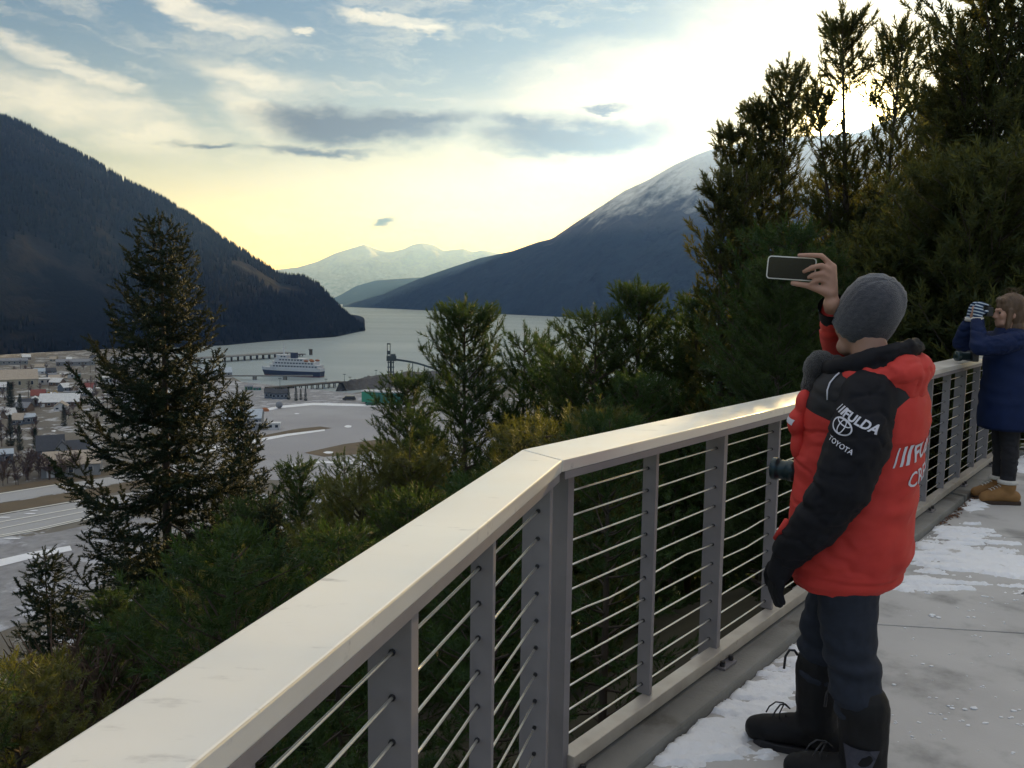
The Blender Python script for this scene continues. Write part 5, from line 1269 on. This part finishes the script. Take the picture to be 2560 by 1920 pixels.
# round tank, grey sphere, orange dome
def at_floor(px, py): c = onz(px, py, FLOOR); return c, float(np.linalg.norm(c - CAM)) / FPX
c, q = at_floor(329, 979); t = empty('storage_tank', (c[0], c[1], FLOOR), 0, 'round pale storage tank seen right of the spruce trunk', 'tank'); MB().lathe([(8 * q, 0), (8 * q, 9 * q)], (0, 0, 0), 20).build('shell', P_white, t, True); MB().lathe([(8.2 * q, 9 * q), (5 * q, 12.5 * q), (.1, 14 * q)], (0, 0, 0), 20).build('dome', R_white, t, True)
c, q = at_floor(698, 1021); t = empty('radar_dome', (c[0], c[1], FLOOR), 0, 'grey ball-shaped tank beside the apron snowbank', 'tank'); MB().sphere((0, 0, 9 * q), 8.5 * q, 16, 10).build('ball', R_grey, t, True); MB().lathe([(3 * q, 0), (3 * q, 2 * q)], (0, 0, 0), 10).build('stand', P_grey, t)
M_or = mat('orange_tarp', (.34, .13, .05), (.26, .10, .04), .8, .8)
c, q = at_floor(662, 1028); t = tag(MB().sphere((0, 0, 0), 1, 14, 8, (11 * q, 8 * q, 9 * q)).build('tarp_mound', M_or, None, True), 'rust-orange covered mound on the apron edge', 'mound'); t.location = (c[0], c[1], FLOOR)

# vehicles
M_tyre = mat('tyre', (.012, .012, .012), None, rough=.9); M_glassv = mat('car_glass', (.02, .025, .03), None, rough=.1)
def vehicle(label, px, py, L, W_, H, m, yaw=0, van=False, group=None, name='parked_car', cat='car'):
    c = onz(px, py, FLOOR); t = empty(name, (c[0], c[1], FLOOR + .2), R(yaw), label, cat, group)
    V = [(-L / 2, .35), (-L / 2, H * .58), (-L * .38, H * .62), (-L * .28, H), (L * .18 if not van else L * .42, H), (L * .34 if not van else L * .47, H * .62), (L / 2, H * .55), (L / 2, .35)]
    mb = MB(); n = len(V); mb.add([(x, -W_ / 2, z) for x, z in V] + [(x, W_ / 2, z) for x, z in V], [tuple(range(n)), tuple(range(2 * n - 1, n - 1, -1))] + [(i, n + i, n + (i + 1) % n, (i + 1) % n) for i in range(n)]); mb.build('body', m, t, bevel=.06)
    MB().box((-L * .05, 0, H * .82), (L * .42, W_ * 1.01, H * .22)).build('side_window', M_glassv, t)
    for sx in (-.3, .3):
        for sy in (-.5, .5): b_ = MB().tube([(sx * L, sy * W_ - .1, .34), (sx * L, sy * W_ + .1, .34)], .34, 12); b_.build('wheel', M_tyre, t)
    return t
C_w, C_g, C_k, C_gr = [mat(n_, c_, None, rough=.35, coat=.4) for n_, c_ in (('white_paint', (.6, .6, .6)), ('silver_paint', (.3, .31, .33)), ('black_paint', (.02, .02, .025)), ('green_paint', (.02, .10, .07)))]
vehicle('dark green pickup parked below the green trailer', 927, 1014, 7, 2.4, 2.1, C_gr, 12)
vehicle('dark flatbed truck left of the green trailer', 873, 1001, 9, 2.6, 3.0, C_k, 8, True, name='truck', cat='truck')
for k, (x, y) in enumerate(((552, 1010), (566, 1008), (470, 1046), (492, 1043), (515, 1040), (410, 1062), (228, 1012), (246, 1010), (355, 1010), (374, 1008), (480, 1012), (440, 990))):
    vehicle('pale vehicle parked in the yards behind the spruces', x, y, 5.5, 2, 1.9, C_w if k % 3 else C_g, rng.uniform(-40, 40), k % 2 == 0, 'pale vehicles parked around the harbour yards')
c = onz(124, 996, FLOOR); t = empty('digger', (c[0], c[1], FLOOR), .3, 'yellow digger standing in front of the teal containers', 'digger'); M_yel = mat('yellow_paint', (.42, .26, .03), None, rough=.5)
MB().box((0, 0, 2.2), (3.4, 2.6, 1.8)).box((-.4, .5, 3.7), (1.5, 1.3, 1.4)).build('cab', M_yel, t, bevel=.1); MB().tube([(1.2, 0, 2.8), (3.4, 0, 5.4), (5.6, 0, 3.2), (5.4, 0, 1.2)], .28, 6).build('arm', M_yel, t); MB().box((0, -1.1, .5), (4, .7, 1)).box((0, 1.1, .5), (4, .7, 1)).build('tracks', M_tyre, t)
# green trailer train
cA, cB = onz(908, 1008, FLOOR), onz(1006, 1013, FLOOR); tv = cB - cA; Lt = float(np.linalg.norm(tv)); tz = math.atan2(tv[1], tv[0]); tr = empty('freight_trailer', tuple(cA), tz, 'long green freight trailer with a white roof edge on the gravel yard', 'trailer')
P_teal = mat('teal_panel', (.018, .12, .10), (.022, .15, .125), .3, .6); P_bgreen = mat('bright_green_panel', (.015, .21, .13), None, rough=.5)
MB().box((Lt * .16, 0, 4.8), (Lt * .32, 5, 7.2)).build('front_section', P_bgreen, tr); 
nP = 9
for k in range(nP): MB().box((Lt * (.33 + .66 * (k + .5) / nP), 0, 4.7), (Lt * .66 / nP - .12, 4.9 + .12 * (k % 2), 7.0)).build('panel', P_teal, tr)
MB().box((Lt * .5, 0, 8.7), (Lt + .4, 5.3, .9)).build('roof', R_white, tr)
for k in range(5): MB().tube([(Lt * (.1 + .2 * k), -2.3, .55), (Lt * (.1 + .2 * k), 2.3, .55)], .55, 10).build('wheel', M_tyre, tr)

# ---------------------------------------------------------------- harbour
M_navy = mat('navy_hull', (.012, .022, .06), (.02, .03, .07), .2, .5); M_ship = mat('ship_white', (.58, .59, .63), (.52, .53, .58), .2, .5); M_shipw = mat('ship_windows', (.03, .04, .07), None, rough=.2); M_red2 = mat('ship_red', (.18, .05, .045), (.12, .04, .04), .3, .7)
c0 = onz(733, 940, SEA); Lf = 58.0
fer = empty('ferry', (c0[0], c0[1], SEA), R(180 - 14), 'white ferry with a dark blue hull and dark funnel moored at the dock', 'ship'); fer.scale = (1, 1, 1.12)
def hull_ring(z, k):
    P = []
    for t in np.linspace(0, 1, 12):
        x = -.5 + t; w_ = (1 - max(0, (t - .58) / .42) ** 2.2) * (1 - .25 * max(0, (.1 - t) / .1)) * 6.6
        P.append((x * Lf * (1 + .02 * k) + (2.2 * k if t > .8 else 0) * (t - .8) * 5, w_ * (.9 + .1 * k), z))
    return P + [(x, -y, z_) for x, y, z_ in P[::-1]]
def ship_shell(z0, z1, k0, k1):
    a, b = hull_ring(z0, k0), hull_ring(z1, k1); n = len(a); mb = MB(); mb.add(a + b, [(i, (i + 1) % n, n + (i + 1) % n, n + i) for i in range(n)] + [tuple(range(n - 1, -1, -1)), tuple(range(n, 2 * n))]); return mb
ship_shell(-1.5, .7, 0, .3).build('keel', M_red2, fer); ship_shell(.7, 4.6, .3, 1).build('hull', M_navy, fer); ship_shell(4.6, 7.0, 1, 1.2).build('upper_hull', M_ship, fer)
for z, xa, xb, w_ in ((7.0, -28, 22, 6.3), (9.6, -24, 19.5, 5.9), (12.2, -13, 17.5, 5.4), (14.8, 4, 16, 4.8)):
    P = [(xa, -w_), (xb - 3, -w_), (xb, -w_ * .55), (xb, w_ * .55), (xb - 3, w_), (xa, w_)]
    dk = MB().prism(P, z, z + 2.5).build('deck_house', M_ship, fer)
    PW = [(x * .99 if x > 0 else x * .99, y * 1.012) for x, y in P]
    n = int((xb - 4 - xa) / 3.0)
    for k in range(n):
        for s in (-1, 1): MB().box((xa + 2 + 3.0 * k, s * (w_ + .03), z + 1.45), (1.9, .1, .95)).build('window', M_shipw, dk)
    MB().box((xb + .03, 0, z + 1.5), (.1, w_ * .95, .9)).build('window', M_shipw, dk)
    MB().prism([(x * 1.01, y * 1.06) for x, y in P], z + 2.501, z + 2.6).build('deck_edge', M_ship, dk)
MB().prism([(-4, -2.2), (1.5, -1.8), (1.5, 1.8), (-4, 2.2)], 14.7, 19.4).build('funnel', M_navy, fer); MB().tube([(9, 0, 17.1), (9.4, 0, 27)], [.9, .35], 10).box((9.2, 0, 22.5), (.5, 5.5, .4)).build('mast', M_ship, fer)
for s in (-1, 1):
    for x in (-22, -16): MB().sphere((x, s * 5.2, 13.2), 1, 10, 6, (2.6, .9, .9)).build('lifeboat', M_or, fer, True)
# ferry dock: deck and concrete dolphins
def pier(label, name, p0, p1, zt, width, spacing, pile_r, m_deck, m_pile, zb=SEA - 3, rail=False, group=None, rows=2):
    a, b = np.array(p0[:2]), np.array(p1[:2]); d = (b - a); L = float(np.linalg.norm(d)); d /= L; n = np.array([-d[1], d[0]])
    t = empty(name, (a[0], a[1], 0), 0, label, 'pier', group)
    P = [a * 0 + n * width / 2, d * L + n * width / 2, d * L - n * width / 2, -n * width / 2]
    MB().prism([tuple(q) for q in P], zt - 1.0, zt).build('deck', m_deck, t)
    k = 0
    while k * spacing <= L:
        for s in ((-.38, .38) if rows == 2 else (0,)):
            q = d * k * spacing + n * s * width; MB().tube([(q[0], q[1], zb), (q[0], q[1], zt - 1.01)], pile_r, 8).build('pile', m_pile, t)
        k += 1
    return t
pier('ferry ramp on thick concrete piles in front of the ship', 'ferry_dock', onz(560, 938, SEA + 4), onz(782, 938, SEA + 4), SEA + 4, 3, 26, 1.9, M_concp, M_concp, rows=1)
pier('timber trestle pier running to the dark breakwater', 'trestle_pier', onz(668, 968, SEA + 4.5), onz(852, 953, SEA + 4.5), SEA + 4.5, 7, 5.5, .45, M_wood, M_wood)
pier('long railroad dock along the foot of the forested mountain', 'railroad_dock', onz(466, 896, SEA + 6), onz(722, 880, SEA + 6), SEA + 6, 16, 9, .8, M_concp, M_wood)
pier('short mooring dock at the end of the long dock', 'mooring_dock', onz(705, 888, SEA + 3), onz(760, 884, SEA + 3), SEA + 3, 6, 8, .6, M_wood, M_wood)
for k, (x, y) in enumerate(((777, 887),)):
    c = onz(x, y, SEA); t = empty('mooring_dolphin', (c[0], c[1], SEA), 0, 'dark mooring dolphin standing alone in the water past the dock', 'dolphin'); MB().lathe([(2.2, 0), (2.2, 6.5)], (0, 0, 0), 10).build('pile_cluster', M_wood, t); MB().lathe([(3, 6.5), (3, 7.3)], (0, 0, 0), 10).build('cap', M_concp, t)
# breakwater fill and shore rocks
M_rub = mat('breakwater_rubble', (.05, .048, .05), (.09, .085, .085), .3, .95, .8, .6, bdist=.8)
bt = [(848, 956), (920, 946), (1020, 937), (1200, 930), (1500, 930)]; bb = [(838, 980), (920, 976), (1020, 968), (1200, 960), (1500, 960)]
TV = [onz(x, y, SEA + 7) for x, y in bt]; BV = [onz(x, y, SEA - .5) for x, y in bb]; V = []; F = []
NS = 60
for i in range(NS + 1):
    t = i / NS * (len(bt) - 1); j = min(int(t), len(bt) - 2); f_ = t - j
    top = TV[j] * (1 - f_) + TV[j + 1] * f_; bot = BV[j] * (1 - f_) + BV[j + 1] * f_; back = top + (top - bot) * np.array([.9, .9, 0]); back2 = back + (top - bot) * np.array([1, 1, -1])
    for r_ in (bot, bot * .5 + top * .5, top, back, back2): V.append(r_ + np.array([0, 0, rng.normal(0, .35)]))
for i in range(NS):
    for j in range(4): F.append((i * 5 + j, (i + 1) * 5 + j, (i + 1) * 5 + j + 1, i * 5 + j + 1))
link('breakwater', mesh_np('breakwater', V, F, M_rub))['kind'] = 'structure'
# ore loader tower with its conveyor
M_steel = mat('loader_steel', (.035, .05, .055), (.05, .065, .07), .6, .7)
c = onz(977, 938, SEA + 7); q = float(np.linalg.norm(c - CAM)) / FPX; azl = math.atan2(c[0], c[1])
lo = empty('ore_loader', (c[0], c[1], SEA + 7), -azl, 'tall dark ore loader tower with open mast and sloping conveyor', 'crane')
for sx in (-6, 6):
    for sy in (-3, 3): MB().box((sx * q, sy, 17 * q), (2.4 * q, 1.0, 36 * q)).build('leg', M_steel, lo)
MB().box((0, 0, 16 * q), (5 * q, 4, 40 * q)).build('lift_shaft', M_steel, lo)
for z in (8, 20, 32): MB().box((0, 0, z * q), (17 * q, 7, 1.6 * q)).build('brace', M_steel, lo)
MB().box((1.5 * q, 0, 42 * q), (24 * q, 9, 12 * q)).box((6 * q, 0, 50 * q), (11 * q, 6, 5 * q)).build('machine_house', M_steel, lo)
for sx in (-8.5, -1.5): MB().box((sx * q, 0, 62 * q), (1.8 * q, 1, 32 * q)).build('mast', M_steel, lo)
MB().box((-5 * q, 0, 77.5 * q), (9 * q, 1.5, 3 * q)).box((-5 * q, 0, 56 * q), (9 * q, 1.5, 9 * q)).build('mast_head', M_steel, lo)
e = onz(1105, 938, SEA + 7); ev = Vector((float(e[0] - c[0]), float(e[1] - c[1]), 0)); ev = Matrix.Rotation(azl, 3, 'Z') @ ev
pts = [Vector((10 * q, 0, 39 * q)) + (Vector((ev.x, ev.y, 8 * q)) - Vector((10 * q, 0, 39 * q))) * t + Vector((0, 0, 9 * q * math.sin(math.pi * t) * .6)) for t in np.linspace(0, 1, 9)]
cb_ = MB()
for a, b in zip(pts, pts[1:]):
    n = (b - a).cross(Vector((0, 0, 1))).normalized() * 1.8; u_ = Vector((0, 0, 4.5 * q / 2))
    V = [a - n - u_, a + n - u_, a + n + u_, a - n + u_, b - n - u_, b + n - u_, b + n + u_, b - n + u_]
    cb_.add(V, [(0, 1, 2, 3), (7, 6, 5, 4), (0, 4, 5, 1), (1, 5, 6, 2), (2, 6, 7, 3), (3, 7, 4, 0)])
cb_.build('conveyor', M_steel, lo)
for k in (3, 5, 7): MB().tube([(pts[k].x, pts[k].y, -2), (pts[k].x, pts[k].y, pts[k].z)], 1.0 * q, 6).build('support', M_steel, lo)
for k, (x, y, hpx) in enumerate(((861, 953, 17), (940, 944, 18), (1003, 939, 13), (815, 958, 10), (700, 967, 20), (875, 953, 10))):
    c = onz(x, y, SEA + 5); q = float(np.linalg.norm(c - CAM)) / FPX; t = empty('light_mast', (c[0], c[1], SEA + 5), 0, 'thin light mast along the trestle pier and breakwater', 'light mast', 'light masts along the pier')
    MB().tube([(0, 0, -2), (0, 0, hpx * q)], [.22, .14], 6).build('pole', M_steel, t); MB().box((0, 0, hpx * q), (2.4, .5, .4)).build('lamp_bar', M_steel, t)
c = onz(247, 868, FLOOR); q = float(np.linalg.norm(c - CAM)) / FPX; t = empty('beacon_tower', (c[0], c[1], FLOOR), 0, 'white and red beacon tower before the dark mountainside', 'tower')
MB().lathe([(3 * q, 0), (2.4 * q, 22 * q)], (0, 0, 0), 12).build('base', M_red2, t, True); MB().lathe([(2.3 * q, 22 * q), (2.0 * q, 36 * q), (2.6 * q, 36.2 * q), (2.6 * q, 40 * q), (.2, 42 * q)], (0, 0, 0), 12).build('top', M_ship, t, True)
# long low sheds under the mountain
for k, (x, y, w_, lb) in enumerate(((30, 912, 60, 'first'), (190, 914, 78, 'second'), (330, 908, 90, 'third'))):
    building('%s long dark shore shed from the left below the mountain' % lb, x, y, w_, 8, 12, 0, P_grey, R_grey, 'gable', 6, roofk=.4)

# bare deciduous trees of the town and the verge
M_twig = mat('bare_twigs', (.085, .055, .048), (.13, .085, .07), .3, .95, objrand=.7)
M_twig2 = mat('bare_shrub_twigs', (.05, .033, .026), (.09, .06, .045), .5, .95)
def bare_tree(seed, H, spread, n, w, m):
    r = np.random.default_rng(seed); wood = MB(); P = []; D = []; 
    wood.tube([(0, 0, -.3), (r.normal(0, .02) * H, 0, H * .35), (0, r.normal(0, .03) * H, H * .75)], [.018 * H, .013 * H, .006 * H], 6)
    V = []
    for k in range(n):
        z = H * r.uniform(.18, .75); a = r.uniform(0, 6.3); L = spread * r.uniform(.4, 1) * (1.1 - z / H); e = R(r.uniform(25, 70))
        p0 = np.array([0, 0, z]); d = np.array([math.cos(a) * math.cos(e), math.sin(a) * math.cos(e), math.sin(e)])
        wood.tube([p0, p0 + d * L * .5, p0 + d * L + np.array([0, 0, .08 * L])], [.006 * H, .004 * H, .002 * H], 3, False)
        for q_ in range(14):
            s = r.uniform(.25, 1); b = p0 + d * L * s; d2 = d + r.normal(0, .6, 3) + np.array([0, 0, .35]); d2 /= np.linalg.norm(d2); l2 = L * r.uniform(.2, .5)
            sd = np.cross(d2, r.normal(size=3)); sd /= np.linalg.norm(sd); V += [b - sd * w, b + sd * w, b + d2 * l2]
    V = np.array(V); return dict(H=H, wood=wood.mesh('trunk', m), crown=mesh_np('crown', V, np.arange(len(V)).reshape(-1, 3), m))
BT = [bare_tree(51, 9, 4.5, 40, .05, M_twig), bare_tree(52, 9, 3.8, 46, .05, M_twig), bare_tree(53, 8, 4.2, 38, .05, M_twig)]
BS = [bare_tree(54, 2.2, 1.6, 34, .007, M_twig2), bare_tree(55, 2.6, 1.5, 40, .007, M_twig2)]
k = 0
while k < 165:
    if k < 36: x, y = rng.uniform(-80, 190), rng.uniform(1190, 1222) - 0
    elif k < 60: x, y = rng.uniform(-80, 110), rng.uniform(1080, 1190)
    else: x, y = rng.uniform(-80, 480), rng.uniform(915, 1080)
    if k < 36 and y > 1222 - x * .16: y -= x * .16
    wz = 'in the row along the runway edge' if k < 36 else 'in the grove left of the dark-roofed house' if k < 60 else 'among the houses and yards of the town'
    c = onz(x, y, FLOOR); put_tree('bare_tree', BT[rng.integers(0, 3)], c[0], c[1], rng.uniform(6, 11) * (1.15 if k < 60 else .9), rng.uniform(0, 6.3), 'leafless brown tree ' + wz, 'leafless trees ' + wz, FLOOR); k += 1
for x, y, H in ((24, 1010, 16), (31, 1030, 19), (52, 1038, 14), (28, 1108, 15), (90, 1136, 13), (50, 1120, 12), (722, 993, 9), (740, 996, 10), (752, 994, 8), (764, 996, 9), (1020, 1012, 8), (160, 1060, 12)):
    c = onz(x, y + 6, FLOOR); put_tree('spruce_tree', SD[1], c[0], c[1], H, rng.uniform(0, 6), 'small dark spruce standing on the valley floor', 'spruces on the valley floor', FLOOR)
for k in range(46):                                     # brown leafless shrubs on the slope
    px = rng.uniform(20, 620); D = rng.uniform(9, 30); p_ = atd(px, 1500, D)
    if float(outside(p_[0], p_[1])) < 4: continue
    put_tree('bare_shrub', BS[k % 2], p_[0], p_[1], rng.uniform(1.6, 3.2), rng.uniform(0, 6.3), 'leafless brown shrub between the pines on the slope', 'leafless shrubs on the slope')

for k in range(26):                                     # utility poles along the town streets
    x, y = (rng.uniform(-20, 460), rng.uniform(915, 1060)) if k > 8 else (20 + 52 * k, 1000 + 6 * math.sin(k))
    c = onz(x, y, FLOOR); t = empty('utility_pole', (c[0], c[1], FLOOR), rng.uniform(-.4, .4), 'wooden utility pole with a crossarm on the town streets', 'utility pole', 'utility poles of the town')
    MB().tube([(0, 0, -.3), (0, 0, 11)], [.2, .14], 6).build('pole', M_wood, t); MB().box((0, 0, 10.2), (2.6, .18, .2)).build('crossarm', M_wood, t)
for k in range(46):
    x, y, a, b = rng.uniform(-40, 480), rng.uniform(930, 1080), rng.uniform(5, 17), rng.uniform(.8, 2.2)
    sheet('snow_drift', [(x + a * math.cos(t * .628) * (1 + .3 * math.sin(3 * t + k)), y + b * math.sin(t * .628) * (1 + .3 * math.cos(2 * t + k))) for t in range(10)], Z3 + .01 * k, M_snowf)
